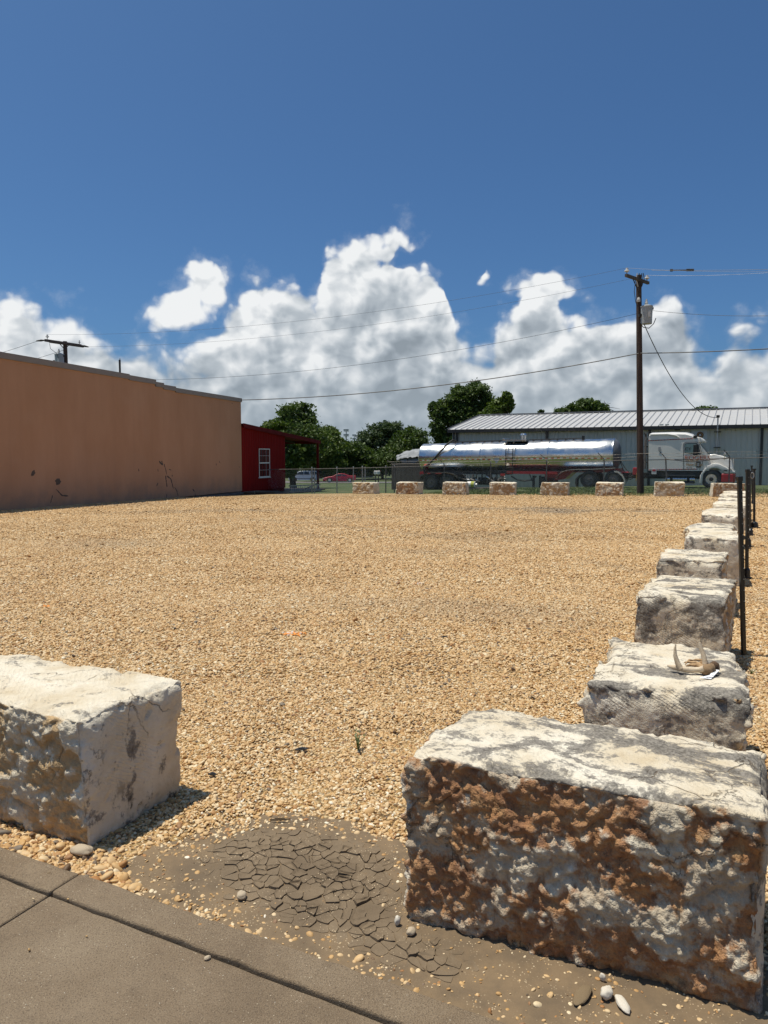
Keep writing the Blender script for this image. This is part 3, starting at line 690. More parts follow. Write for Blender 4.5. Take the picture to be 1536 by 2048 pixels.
row = [  # label, x, y, width across, length along, height, lichen
    ('block with dark stained left corner, directly behind the antler block', 2.36, 5.66, 0.64, 1.06, 0.60, 0.74),
    ('block with rough chipped right side, third behind the antlers in the right row', 3.24, 7.68, 0.66, 0.92, 0.57, 0.66),
    ('tall pale block beside the second black post in the right row', 4.27, 9.45, 0.64, 1.0, 0.62, 0.5),
    ('fifth block back in the right row, grey streaked top', 4.98, 11.1, 0.64, 0.95, 0.56, 0.65),
    ('sixth block back in the right row, whitish top', 5.98, 12.95, 0.66, 0.95, 0.60, 0.35),
    ('seventh block back in the right row, low grey edge', 6.72, 14.45, 0.66, 0.85, 0.55, 0.5),
    ('eighth block back in the right row, wider and cream', 7.72, 16.35, 0.72, 0.95, 0.57, 0.15),
    ('ninth block back in the right row, bleached top', 8.66, 18.15, 0.68, 0.9, 0.57, 0.3),
    ('tenth block back in the right row, bleached and narrow', 9.45, 19.8, 0.68, 0.9, 0.57, 0.35),
    ('last and smallest-looking block at the end of the right row', 10.30, 21.5, 0.68, 0.95, 0.58, 0.3)]
for i, (lb, cx, cy, w, l, hh, li) in enumerate(row):
    block(lb, cx, cy, w, l, hh, R(-26) + random.uniform(-.05, .05), 20 + i, 0.0095 + 0.0022 * i, {'+x': 1.0, '-x': 0.9}, (li, 0.42, 0.0), jit=0.022, amp=0.7, chip=0.065)
far_px = [(707, 758, 985), (794, 845, 987.5), (886, 940, 988.5), (981, 1036, 989.5), (1085, 1142, 990), (1193, 1253, 991), (1312, 1373, 993), (1429, 1492, 995)]
far_lb = ['leftmost block of the far row, beside the thin fence post and grass', 'second block of the far row, in front of the wooden fence', 'third block of the far row, by the white jug under the trailer',
          'fourth block of the far row, below the tanker ladder', 'fifth block of the far row, below the trailer landing gear', 'sixth block of the far row, just left of the utility pole',
          'seventh block of the far row, right of the pole below the truck cab', 'eighth block of the far row, under the truck front wheel and behind the posts']
d1, d8 = 35.6, 29.3
for i, (u0, u1, v) in enumerate(far_px):
    uc = (u0 + u1) / 2
    # the row is straight in plan: distance from where it crosses this bearing
    P1 = Vector(((732 - 768) / FPX * d1, d1)); P8 = Vector(((1460 - 768) / FPX * d8, d8)); D = P8 - P1
    k = (uc - 768) / FPX; t = (k * P1.y - P1.x) / (D.x - k * D.y); c = P1 + D * t
    vr = random.Random(70 + i)
    block(far_lb[i], c.x, c.y + 0.25, 1.16 * vr.uniform(.95, 1.05), 0.66, 0.575 * vr.uniform(.94, 1.05), R(-19 + random.uniform(-5, 3)), 50 + i, 0.021, {'-y': 1.0, '+y': 1.0} if i != 6 else {'-y': .55}, (vr.uniform(.1, .42), vr.uniform(.36, .52) if i != 6 else .36, 0.0), jit=0.03, amp=0.8, chip=0.04)

# a few bigger loose stones lying about the pavement edge
MLS = M('loose_stone', (0.52, 0.43, 0.31), (0.36, 0.28, 0.19), 30, 0.85, 0.3)
MLS2 = M('pale_loose_stone', (0.68, 0.64, 0.56), (0.55, 0.48, 0.38), 30, 0.85, 0.3)
MLS3 = M('brown_bark_chip', (0.16, 0.11, 0.06), (0.22, 0.16, 0.09), 30, 0.9, 0.3)
for u, v, s, sc3, mt, lb in ((163, 1706, 0.036, (1.35, .8, .5), MLS, 'flat grey-tan pebble at the foot of the left block'), (1213, 1993, 0.022, (1.1, .8, .8), MLS2, 'white lump of stone before the rusty block'),
                            (1165, 1993, 0.03, (1.5, .7, .22), MLS3, 'brown flake lying beside the white lump'), (1245, 2012, 0.024, (1.4, .7, .35), MLS2, 'pinkish flat chip right of the white lump'),
                            (483, 1795, 0.02, (1.1, .85, .6), MLS, 'oval pebble alone on the cracked mud'), (415, 1919, 0.009, (1.2, .9, .7), MLS, 'tiny tan pebble stuck in the pavement joint'),
                            (98, 1750, 0.008, (1, .9, .7), MLS3, 'tiny brown pebble on the left pavement strip'), (822, 1868, 0.016, (1.1, .9, .8), MLS, 'round tan pebble at the rusty block corner'),
                            (795, 1848, 0.014, (.8, .7, 1.2), MLS2, 'small white chip at the rusty block corner'), (1205, 1960, 0.010, (1.0, .5, 1.2), MLS2, 'thin white shard standing near the rusty block')):
    q = gp(u, v, 0.012); bm = bmesh.new(); bmesh.ops.create_icosphere(bm, subdivisions=3, radius=1.0)
    for w in bm.verts: w.co *= 1 + 0.22 * mnoise.noise(w.co * 1.6 + Vector((u, v, 0))) + 0.06 * mnoise.noise(w.co * 5)
    for fa in bm.faces: fa.smooth = True
    me = bpy.data.meshes.new('loose_stone'); bm.to_mesh(me); bm.free(); me.materials.append(mt)
    o = link('loose_stone', me, None, (q.x, q.y, 0.014 + s * sc3[2] * 0.6), (random.uniform(-.1, .1), random.uniform(-.1, .1), random.uniform(0, 3)), tuple(s * k for k in sc3))
    tag(o, lb, 'pebble', 'bigger loose stones')
# ================================================================== MATERIALS FOR BUILT THINGS
def mat_stucco():
    m, T, b = new_mat('tan_stucco'); tc = T.node('ShaderNodeTexCoord'); v = tc.outputs['Object']
    n = T.noise(T.vm('MULTIPLY', v, (1, 1, 0.35)), 0.9, 6, 0.6); n2 = T.noise(v, 40, 4, 0.7)
    c = T.ramp(n, [(0.3, (0.46, 0.252, 0.142)), (0.7, (0.53, 0.305, 0.185))])
    stv = T.noise(T.vm('MULTIPLY', v, (3.2, 3.2, 0.22)), 1.0, 6, 0.65); c = T.mix(T.mr(stv, 0.45, 0.75, 0.0, 0.16), c, (0.32, 0.185, 0.115))
    ptc = T.noise(v, 0.45, 3, 0.5); c = T.mix(T.mr(ptc, 0.55, 0.62, 0.0, 0.14), c, (0.52, 0.33, 0.22))
    x, y, z = T.sep(v)
    dirt = T.m('MULTIPLY', T.mr(z, 0.0, 0.9, 1.0, 0.0), T.mr(T.noise(v, 1.7, 5, 0.65), 0.42, 0.62))
    c = T.mix(T.m('MULTIPLY', dirt, 0.35), c, (0.25, 0.19, 0.145)); T.l.new(c, b.inputs['Base Color']); b.inputs['Roughness'].default_value = 0.9
    bumped(T, b, n2, 0.25, 0.01); return m
def mat_leaf(name, dark, mid, light):
    m, T, b = new_mat(name); geo = T.node('ShaderNodeNewGeometry'); v = geo.outputs['Position']
    f = T.m('ADD', T.m('MULTIPLY', T.noise(v, 0.7, 3, 0.6), 0.6), T.m('MULTIPLY', T.noise(v, 5.5, 2, 0.6), 0.4))
    c = T.ramp(f, [(0.34, dark), (0.5, mid), (0.66, light)]); T.l.new(c, b.inputs['Base Color'])
    b.inputs['Roughness'].default_value = 0.55; b.inputs['Specular IOR Level'].default_value = 0.3
    tr = T.node('ShaderNodeBsdfTranslucent'); T.l.new(T.mix(1.0, c, (0.9, 1.0, 0.35), 'MULTIPLY'), tr.inputs[0])
    mx = T.node('ShaderNodeMixShader'); mx.inputs[0].default_value = 0.28
    T.l.new(b.outputs[0], mx.inputs[1]); T.l.new(tr.outputs[0], mx.inputs[2]); T.l.new(mx.outputs[0], T.n['Material Output'].inputs[0]); return m
def mat_glass(name, col=(0.02, 0.03, 0.035), rough=0.05):
    m, T, b = new_mat(name); tc = T.node('ShaderNodeTexCoord'); n = T.noise(tc.outputs['Object'], 2.0, 2)
    T.l.new(T.mix(n, col, tuple(c * 1.5 for c in col)), b.inputs['Base Color']); b.inputs['Roughness'].default_value = rough; b.inputs['Specular IOR Level'].default_value = 0.8; return m
def mat_polished():
    m, T, b = new_mat('polished_tank_steel'); tc = T.node('ShaderNodeTexCoord'); v = tc.outputs['Object']
    b.inputs['Metallic'].default_value = 1.0
    n = T.noise(T.vm('MULTIPLY', v, (0.35, 1, 1)), 3, 4); T.l.new(T.mix(n, (0.80, 0.77, 0.72), (0.68, 0.655, 0.615)), b.inputs['Base Color'])
    T.l.new(T.mr(T.noise(v, 1.4, 4), 0.3, 0.7, 0.20, 0.36), b.inputs['Roughness'])
    # shell panels belly slightly between the welds, fine polishing lines run round the barrel
    h = T.m('ADD', T.m('MULTIPLY', T.noise(T.vm('MULTIPLY', v, (0.55, 1, 1)), 1.6, 3), 1.0), T.m('MULTIPLY', T.noise(T.vm('MULTIPLY', v, (26, 0.6, 0.6)), 1.0, 2), 0.035))
    bumped(T, b, h, 0.55, 0.05); return m
MSTU = mat_stucco()
MCAP = M('brown_grey_metal_cap', (0.235, 0.205, 0.18), (0.27, 0.24, 0.21), 1.5, 0.55)
MRED = M('barn_red_sheet_metal', (0.23, 0.012, 0.010), (0.19, 0.010, 0.009), 1.2, 0.8, spec=.12, stretch=(1, 1, .2), fine=0.15)
MREDT = M('dark_red_trim', (0.15, 0.014, 0.013), None, 2, 0.8, spec=.12)
MWHT = M('white_window_frame', (0.78, 0.77, 0.73), (0.70, 0.69, 0.65), 5, 0.5)
MGLS = mat_glass('window_glass', (0.035, 0.036, 0.03)); MGLD = mat_glass('dark_glass', (0.012, 0.014, 0.016))
MINT = M('dim_interior', (0.10, 0.085, 0.065), (0.05, 0.045, 0.035), 3, 0.9)
MPOLE = M('creosoted_pole_wood', (0.050, 0.030, 0.022), (0.085, 0.055, 0.042), 5, 0.85, 0.4, stretch=(6, 6, .35), fine=0.4)
MARM = M('weathered_arm_wood', (0.13, 0.105, 0.085), (0.075, 0.06, 0.05), 6, 0.9, 0.3, stretch=(.4, 5, 5))
MXF = M('grey_transformer_paint', (0.40, 0.42, 0.42), (0.33, 0.35, 0.35), 3, 0.45)
MPORC = M('porcelain', (0.62, 0.60, 0.56), (0.5, 0.48, 0.45), 8, 0.25)
MWIRE = M('power_cable', (0.035, 0.035, 0.038), (0.06, 0.06, 0.06), 3, 0.6)
MALW = M('bare_aluminium_wire', (0.28, 0.29, 0.31), (0.2, 0.21, 0.22), 3, 0.5, metal=0.4)
MGALV = M('galvanised_steel', (0.42, 0.43, 0.43), (0.33, 0.34, 0.34), 12, 0.45, metal=0.7)
MWALLG = M('pale_grey_wall_panel', (0.58, 0.555, 0.50), (0.53, 0.505, 0.455), 0.8, 0.5, stretch=(1, 1, .15), fine=0.1)
MROOF = M('galvalume_roof_sheet', (0.56, 0.55, 0.53), (0.49, 0.48, 0.465), 0.6, 0.5, metal=0.25, fine=0.15)
MBLK = M('black_trim', (0.012, 0.012, 0.013), (0.02, 0.02, 0.02), 4, 0.45)
MBLKP = M('black_powder_coat', (0.006, 0.006, 0.007), (0.013, 0.013, 0.013), 9, 0.35, fine=0.2)
MRUB = M('tyre_rubber', (0.022, 0.021, 0.020), (0.075, 0.068, 0.060), 6, 0.85, 0.3)
MWHITE = M('white_truck_paint', (0.76, 0.735, 0.68), (0.71, 0.685, 0.635), 1.5, 0.3, coat=0.4)
MCHR = M('bright_metal', (0.70, 0.70, 0.69), (0.55, 0.55, 0.54), 6, 0.22, metal=1.0)
MSTEEL = M('dull_steel_rim', (0.20, 0.18, 0.165), (0.12, 0.105, 0.095), 10, 0.55, metal=0.3)
MTRED = M('truck_red_paint', (0.42, 0.014, 0.018), (0.34, 0.012, 0.015), 3, 0.4, coat=0.2)
MCHAS = M('chassis_black', (0.014, 0.013, 0.012), (0.045, 0.038, 0.03), 5, 0.7, fine=0.3)
MTAPR = M('red_reflector', (0.52, 0.03, 0.025), (0.45, 0.02, 0.02), 20, 0.35)
MTAPW = M('white_reflector', (0.72, 0.70, 0.66), (0.6, 0.58, 0.55), 20, 0.35)
MTANK = mat_polished()
MPLANK = M('grey_fence_board', (0.14, 0.118, 0.098), (0.095, 0.08, 0.067), 3, 0.9, 0.3, stretch=(4, 4, .4), fine=0.35)
MTARP = M('grey_tarpaulin', (0.30, 0.31, 0.32), (0.22, 0.23, 0.24), 2, 0.7, 0.3)
MALU = M('ladder_aluminium', (0.50, 0.50, 0.48), (0.38, 0.38, 0.36), 9, 0.45, metal=0.6)
MLET = M('sign_lettering_red', (0.40, 0.035, 0.02), (0.46, 0.10, 0.03), 9, 0.4)
MLETG = M('sign_lettering_gold', (0.46, 0.27, 0.06), (0.40, 0.2, 0.04), 9, 0.4)
MBONE = M('antler_bone', (0.60, 0.49, 0.35), (0.46, 0.35, 0.225), 22, 0.55, 0.25, fine=0.3)
MHIDE = M('dry_skull_hide', (0.22, 0.135, 0.07), (0.36, 0.24, 0.13), 40, 0.9, 0.5)
MTAG = M('white_price_tag', (0.80, 0.81, 0.83), (0.76, 0.77, 0.79), 12, 0.5)
MINK = M('marker_ink', (0.03, 0.03, 0.05), None, 12, 0.6)
LEAF1 = mat_leaf('oak_leaves', (0.030, 0.055, 0.014), (0.075, 0.118, 0.030), (0.140, 0.185, 0.052))
LEAF2 = mat_leaf('bright_leaves', (0.042, 0.072, 0.012), (0.092, 0.140, 0.026), (0.150, 0.190, 0.045))
LEAF3 = mat_leaf('blue_green_leaves', (0.026, 0.046, 0.020), (0.058, 0.092, 0.038), (0.105, 0.140, 0.058))
MBARK = M('tree_bark', (0.085, 0.065, 0.048), (0.05, 0.04, 0.03), 8, 0.95, 0.5, stretch=(1, 1, .3))

# ================================================================== TAN BUILDING AND RED SHED (left)
w0, w1 = gp(0, 1022), gp(486, 989.5)
WP = Plane((w0.x, w0.y), math.atan2(w1.y - w0.y, w1.x - w0.x))
def Wp(u, v): return WP(u, v)
zb = gz(w1.x, w1.y) - 0.1
se, ze = Wp(481.5, 794)
bld = thing('stucco_building', 'long tan stucco building with stepped brown metal parapet cap', 'building', WP.pt(0, 0, 0), WP.ang)
steps = [(-9.0, Wp(0, 716)[1] + 0.02)] + [Wp(*q) for q in ((257, 748), (259, 752), (310, 759), (311, 764), (326, 766), (327, 770), (350, 773), (351, 778.5))] + [(se, ze)]
lv = [steps[1][1], steps[3][1], steps[5][1], steps[7][1], (steps[9][1] + steps[8][1]) / 2]
cuts = [-9.0, steps[1][0], steps[3][0], steps[5][0], steps[7][0], se]
prof = [(-9.0, -0.25), (se, -0.25)]
for i in range(4, -1, -1): prof += [(cuts[i + 1], lv[i] - 0.03), (cuts[i], lv[i] - 0.03)]
MB().prism(prof, 0.0, 0.35).build('wall', MSTU, bld)
MB().box(se - 0.35, se - 0.002, 0.352, 10, -0.3, lv[4] - 0.05).build('wall', MSTU, bld)
MB().box(-9.0, se - 0.36, 0.352, 10, lv[4] - 0.75, lv[4] - 0.55).build('roof', M('flat_roof_felt', (0.3, 0.29, 0.27)), bld)
for i in range(5):
    MB().box(cuts[i] - 0.01, cuts[i + 1] + (0.045 if i == 4 else 0.02), -0.045 - 0.002 * i, 0.40, lv[i] - 0.205, lv[i]).build('parapet_cap', MCAP, bld, bevel=0.008)
MB().box(-9.0, se, -0.10, -0.001, -0.3, gz(w1.x, w1.y) + 0.05).build('footing', M('grey_footing', (0.17, 0.155, 0.14), (0.11, 0.10, 0.09), 2, 0.95, 0.3), bld)
MCRK = M('bare_grey_render', (0.125, 0.10, 0.085), (0.075, 0.058, 0.048), 30, 0.95, 0.3)
def strip(parent, pts, wid, seed):       # ragged patch of bare render standing a hair proud of the wall
    rs = random.Random(seed); L = [Wp(*q) for q in pts]; fine = []
    for i in range(len(L) - 1):
        for k in range(5):
            t = k / 5; fine.append((L[i][0] * (1 - t) + L[i + 1][0] * t + rs.uniform(-.012, .012), L[i][1] * (1 - t) + L[i + 1][1] * t))
    fine.append(L[-1]); a = []; c = []
    for i, (s_, z_) in enumerate(fine):
        q0, q1 = fine[max(0, i - 1)], fine[min(len(fine) - 1, i + 1)]; dx, dz = q1[0] - q0[0], q1[1] - q0[1]; k = math.hypot(dx, dz) or 1
        w = 1.5 * wid * rs.uniform(0.35, 1.0) * (0.3 if i in (0, len(fine) - 1) else 1); a.append((s_ - dz / k * w, z_ + dx / k * w)); c.append((s_ + dz / k * w, z_ - dx / k * w))
    MB().prism(a + c[::-1], -0.004, 0.02).build('crack_patch', MCRK, parent)
for i, (pts, w) in enumerate([([(318, 922), (322, 927), (326, 929)], .035), ([(323, 922), (325, 926)], .03), ([(328, 928), (330, 935), (332, 941), (333, 949)], .022), ([(331, 951), (332, 958), (333, 966), (334, 974)], .028),
                              ([(334, 952), (341, 957), (344, 966), (347, 977)], .026), ([(349, 974), (354, 983), (356, 992)], .022), ([(333, 988), (333.5, 996)], .018), ([(315.5, 938), (316.5, 943)], .02),
                              ([(338, 939), (340.5, 939), (342, 941)], .02), ([(344, 950), (345, 953)], .03), ([(316, 966), (313, 972)], .03), ([(276.5, 937), (278, 943)], .02), ([(385, 978), (389, 983)], .03), ([(390, 987), (392, 993)], .015),
                              ([(64, 944), (68, 950)], .10), ([(114, 957), (118, 969)], .09), ([(112, 978), (124, 991), (137, 992)], .02), ([(105, 990), (101, 1006)], .02), ([(438, 922), (440, 926)], .02), ([(478, 933), (479, 935)], .02), ([(432, 927), (433, 931)], .02), ([(464, 806), (464.5, 808)], .02)]):
    strip(bld, pts, w, i)
vent = MB(); sv, zv = WP(240, 747, 3.0); zt = WP(240, 720, 3.0)[1]
vp = thing('vent_pipe', 'thin dark vent pipe standing on the tan building roof', 'pipe', WP.pt(sv, 3.0, lv[4] - 0.55), WP.ang)
MB().cyl((0, 0, 0), (0, 0, zt - lv[4] + 0.55), 0.045, n=10).build('pipe', MCHAS, vp); MB().cyl((0.02, 0, zt - lv[4] + 0.55), (0.02, 0, zt - lv[4] + 0.63), 0.03, 0.012, n=8).build('cap', MGALV, vp)

# the red shed runs on in the same line
s_a, s_b, s_c = se + 0.03, Wp(571, 985)[0], Wp(636.5, 980)[0]
zA, zB, zC = Wp(484, 849)[1], Wp(571, 870)[1], Wp(638, 883)[1]
red = thing('red_shed', 'dark red sheet metal shed with open porch and white window', 'shed', WP.pt(s_a, 0, 0), WP.ang)
len1, len2 = s_b - s_a, s_c - s_a
sl = lambda s: zA + (zC - zA) * s / len2
gS = lambda s: -0.30
MB().prism([(0, gS(0)), (len1, gS(len1)), (len1, sl(len1) - 0.06), (0, sl(0) - 0.06)], 0.0, 0.06).build('wall', MRED, red)
MB().box(len1 - 0.06, len1 - 0.003, 0.062, 7.0, -0.5, sl(len1) - 0.12).build('wall', MRED, red)
nr = int(len1 / 0.21); rib = MB().prism([(-.035, 0), (.035, 0), (.022, 1), (-.022, 1)], -0.024, -0.001).mesh('rib', MRED)
rib = MB().add([(-.04, -.001, 0), (-.018, -.026, 0), (.018, -.026, 0), (.04, -.001, 0), (-.04, -.001, 1), (-.018, -.026, 1), (.018, -.026, 1), (.04, -.001, 1)], [(0, 1, 5, 4), (1, 2, 6, 5), (2, 3, 7, 6), (4, 5, 6, 7)]).mesh('rib', MRED)
for i in range(nr):
    s = 0.12 + i * 0.21
    if s < len1 - 0.08: link('rib', rib, red, (s, 0, -0.3), None, (1, 1, sl(s) - 0.07 + 0.3))
rf = MB().add([(-0.02, -0.10, sl(0)), (len2 + 0.1, -0.10, sl(len2 + .1)), (len2 + 0.1, 7.1, sl(len2 + .1)), (-0.02, 7.1, sl(0)), (-0.02, -0.10, sl(0) + 0.05), (len2 + 0.1, -0.10, sl(len2 + .1) + 0.05), (len2 + 0.1, 7.1, sl(len2 + .1) + 0.05), (-0.02, 7.1, sl(0) + 0.05)],
              [(0, 3, 2, 1), (4, 5, 6, 7), (0, 1, 5, 4), (1, 2, 6, 5), (2, 3, 7, 6), (3, 0, 4, 7)]).build('roof', MREDT, red)
MB().add([(a_, b_, sl(a_) - c_) for c_ in (0.17, -0.06) for b_ in (-0.16, -0.102) for a_ in (-0.02, len2 + 0.12)], [(0, 1, 3, 2), (4, 6, 7, 5), (0, 4, 5, 1), (1, 5, 7, 3), (3, 7, 6, 2), (2, 6, 4, 0)]).build('rake_trim', MREDT, red)
for y in (1.6, 3.4, 5.2, 6.9): MB().prism([(len1, sl(len1) - 0.005), (len2, sl(len2) - 0.005), (len2, sl(len2) - 0.14), (len1, sl(len1) - 0.14)], y, y + 0.06).build('rafter', MCHAS, red)
pz = gz(*WP.pt(s_c, 0).xy)
MB().box(len2 - 0.07, len2 + 0.07, -0.05, 0.09, pz - 0.1, sl(len2) - 0.16).build('porch_post', MREDT, red, bevel=0.01)
MB().box(len2 - 0.06, len2 + 0.06, 6.7, 6.82, pz - 0.4, sl(len2) - 0.15).build('porch_post', MREDT, red, bevel=0.01)
MB().box(len2 - 0.08, len2 + 0.08, 0.10, 7.0, sl(len2) - 0.155, sl(len2) - 0.005).build('eave_beam', MREDT, red)
MB().box(-0.0, len2 + 0.35, -0.38, 7.2, -0.6, pz + 0.045).build('floor_slab', MCON, red)
# window in the shed
s0, z1 = Wp(516.5, 897); s1, z0 = Wp(539, 953.5); s0 -= s_a; s1 -= s_a
win = MB().box(s0, s1, -0.045, -0.028, z0, z0 + .05).box(s0, s1, -0.045, -0.028, z1 - .05, z1).box(s0, s0 + .05, -0.045, -0.028, z0 + .05, z1 - .05).box(s1 - .05, s1, -0.045, -0.028, z0 + .05, z1 - .05).build('window', MWHT, red)
zm = (z0 + z1) / 2
MB().box(s0 + .05, s1 - .05, -0.043, -0.028, zm - .035, zm + .035).build('meeting_rail', MWHT, win)
MB().box(s0 + .03, s1 - .03, -0.012, -0.004, zm, z1 - .03).build('pane', MGLS, win); MB().box(s0 + .03, s1 - .03, -0.012, -0.004, z0 + .03, zm).build('pane', MGLD, win)
for k in (1, 2): x_ = s0 + (s1 - s0) * k / 3; MB().box(x_ - .008, x_ + .008, -0.022, -0.013, z0 + .05, z1 - .05).build('muntin', MWHT, win)
for q in (z0 + (zm - z0) * .5, zm + (z1 - zm) * .5): MB().box(s0 + .05, s1 - .05, -0.0225, -0.0135, q - .008, q + .008).build('muntin', MWHT, win)
MB().box(s0 - .03, s1 + .03, -0.075, -0.001, z0 - .045, z0 - .002).build('sill', MWHT, win)

# aluminium ladders and a bucket by the porch
def ladder(name, label, pA, pB, hgt, lean, tilt=0.0):
    d = (pB - pA); n = d.length; rz = math.atan2(d.y, d.x)
    o = thing(name, label, 'ladder', pA, rz, 'ladders by the red shed')
    up = Vector((0.10, lean, hgt))
    for k, off in ((0, Vector((0, 0, .03))), (1, up)):
        MB().beam(off, Vector((n, 0, tilt)) + off, 0.03, 0.07).build('rail', MALU, o)
    m = int(n / 0.29)
    for i in range(1, m):
        a = Vector((i * n / m, 0, .05 + tilt * i / m)); MB().cyl(a, a + up - Vector((0, 0, .04)), 0.017, n=8).build('rung', MALU, o)
    return o
pa, pb = WP.pt(Wp(563, 985)[0], -0.55), WP.pt(Wp(630, 979)[0], -0.45); pa.z = gz(pa.x, pa.y) + .01; pb.z = gz(pb.x, pb.y)
ladder('ladder', 'long aluminium ladder lying on its side along the shed', Vector((pa.x, pa.y, pa.z)), Vector((pb.x, pb.y, pa.z)), 0.40, 0.10, pb.z - pa.z)
pc, pd = WP.pt(Wp(594, 984)[0], -0.30), WP.pt(Wp(628, 980)[0], -0.25); zc = gz(pc.x, pc.y)
o = thing('ladder', 'second darker ladder propped aslant inside the first', 'ladder', (pc.x, pc.y, zc), WP.ang, 'ladders by the red shed'); n_ = (pd - pc).length
MDAL = M('dark_ladder_metal', (0.16, 0.15, 0.14), (0.10, 0.09, 0.085), 9, 0.6, metal=0.4)
for k in (0, 1): MB().beam((0, .05 + .03 * k, .05), (n_, .05 + .03 * k, .42), 0.025, 0.06).build('rail', MDAL, o)
for i in range(1, 7): MB().cyl((n_ * i / 7, .03, .05 + .37 * i / 7), (n_ * i / 7 + .06, .03, .37 * i / 7 - .0), 0.015, n=8).build('rung', MDAL, o)
bk = WP.pt(Wp(582, 980)[0], 0.6); zz = gz(bk.x, bk.y) + .05
o = thing('bucket', 'small dark grey bucket standing behind the ladders', 'bucket', (bk.x, bk.y, zz))
MB().cyl((0, 0, 0), (0, 0, .33), .12, .15, 18).build('tub', MDAL, o); MB().tube([(.15 * math.cos(t), 0, .31 + .10 * math.sin(t)) for t in [i * math.pi / 8 for i in range(9)]], .006, 5).build('handle', MGALV, o); MB().cyl((0, 0, .305), (0, 0, .335), .157, n=18).build('rim', MDAL, o)

# ================================================================== GREY METAL WAREHOUSE
HO = at_depth(905, 860, 55.4)
HP = Plane((HO.x, HO.y), math.radians(-26.3))
wz = gz(HO.x, HO.y) - 0.4
hou = thing('metal_warehouse', 'long pale grey metal warehouse with ribbed roof and black trim', 'building', (HO.x, HO.y, 0), HP.ang)
LEN = HP(1536, 850)[0] + 9.0; ZE0 = HP(905, 860)[1]; ZE1 = HP(1524, 849.5)[1]
ze_ = lambda s: ZE0 + (ZE1 - ZE0) * s / HP(1524, 849)[0]
ZR0 = HP(965, 831.5, 7.0)[1]; rise = ZR0 - ZE0
wall = MB().add([(0, 0, wz), (LEN, 0, wz + 0.3), (LEN, 0, ze_(LEN)), (0, 0, ZE0), (0, .2, wz), (LEN, .2, wz + .3), (LEN, .2, ze_(LEN)), (0, .2, ZE0)], [(0, 1, 2, 3), (4, 7, 6, 5), (0, 4, 5, 1), (2, 6, 7, 3), (0, 3, 7, 4), (1, 5, 6, 2)]).build('wall', MWALLG, hou)
MB().add([(0, .202, wz), (0, 14, wz), (0, 14, ZE0), (0, 7, ZE0 + rise - .05), (0, .202, ZE0), (.15, .202, wz), (.15, 14, wz), (.15, 14, ZE0), (.15, 7, ZE0 + rise - .05), (.15, .202, ZE0)], [(0, 1, 2, 3, 4), (9, 8, 7, 6, 5), (0, 5, 6, 1), (1, 6, 7, 2), (2, 7, 8, 3), (3, 8, 9, 4), (4, 9, 5, 0)]).build('gable_wall', MWALLG, hou)
ribw = MB().add([(-.045, -.001, 0), (-.02, -.036, 0), (.02, -.036, 0), (.045, -.001, 0), (-.045, -.001, 1), (-.02, -.036, 1), (.02, -.036, 1), (.045, -.001, 1)], [(0, 1, 5, 4), (1, 2, 6, 5), (2, 3, 7, 6), (4, 5, 6, 7)]).mesh('rib', MWALLG)
for i in range(int((LEN - .5) / .305)):
    s = .3 + i * .305; link('rib', ribw, wall, (s, 0, wz), None, (1, 1, ze_(s) - .18 - wz))
roof = MB().add([(-.25, -.30, ZE0 + .02), (LEN, -.30, ze_(LEN) + .02), (LEN, 7, ze_(LEN) + rise), (-.25, 7, ZE0 + rise), (-.25, 14.3, ZE0 + .02), (LEN, 14.3, ze_(LEN) + .02),
                 (-.25, -.30, ZE0 - .03), (LEN, -.30, ze_(LEN) - .03), (LEN, 7, ze_(LEN) + rise - .06), (-.25, 7, ZE0 + rise - .06), (-.25, 14.3, ZE0 - .03), (LEN, 14.3, ze_(LEN) - .03)],
                [(0, 1, 2, 3), (3, 2, 5, 4), (6, 9, 8, 7), (9, 10, 11, 8), (0, 6, 7, 1), (4, 5, 11, 10), (0, 3, 9, 6), (3, 4, 10, 9), (1, 7, 8, 2), (2, 8, 11, 5)]).build('roof', MROOF, hou)
seam = MB().add([(-.04, -.29, .025), (0, -.29, .095), (.04, -.29, .025), (-.04, 6.98, rise + .002), (0, 6.98, rise + .072), (.04, 6.98, rise + .002)], [(0, 1, 4, 3), (1, 2, 5, 4), (0, 2, 1), (3, 4, 5)]).mesh('seam', MROOF)
for i in range(int(LEN / .46)):
    s = -.15 + i * .46; link('seam', seam, roof, (s, 0, ze_(s)))
MB().add([(-.27, 6.8, ZE0 + rise + .03), (LEN, 6.8, ze_(LEN) + rise + .03), (LEN, 7.0, ze_(LEN) + rise + .12), (-.27, 7.0, ZE0 + rise + .12), (LEN, 7.2, ze_(LEN) + rise + .03), (-.27, 7.2, ZE0 + rise + .03)], [(0, 1, 2, 3), (3, 2, 4, 5), (0, 3, 5), (1, 4, 2)]).build('ridge_cap', MBLK, hou)
MB().beam((-.27, -.34, ZE0 - .10), (LEN, -.34, ze_(LEN) - .10), .07, .24).build('eave_trim', MBLK, hou)
MB().beam((-.29, -.36, ZE0 + .0), (-.29, 7, ZE0 + rise + .02), .07, .2).build('rake_trim', MBLK, hou)
for i, u in enumerate((908, 914.5, 1094, 1299, 1523)):
    s, _ = HP(u, 900); wd = .16 if i else .1
    MB().box(s - wd / 2, s + wd / 2, -.11, -.037, wz, ze_(s) - .16).build('downspout', MBLK, hou)
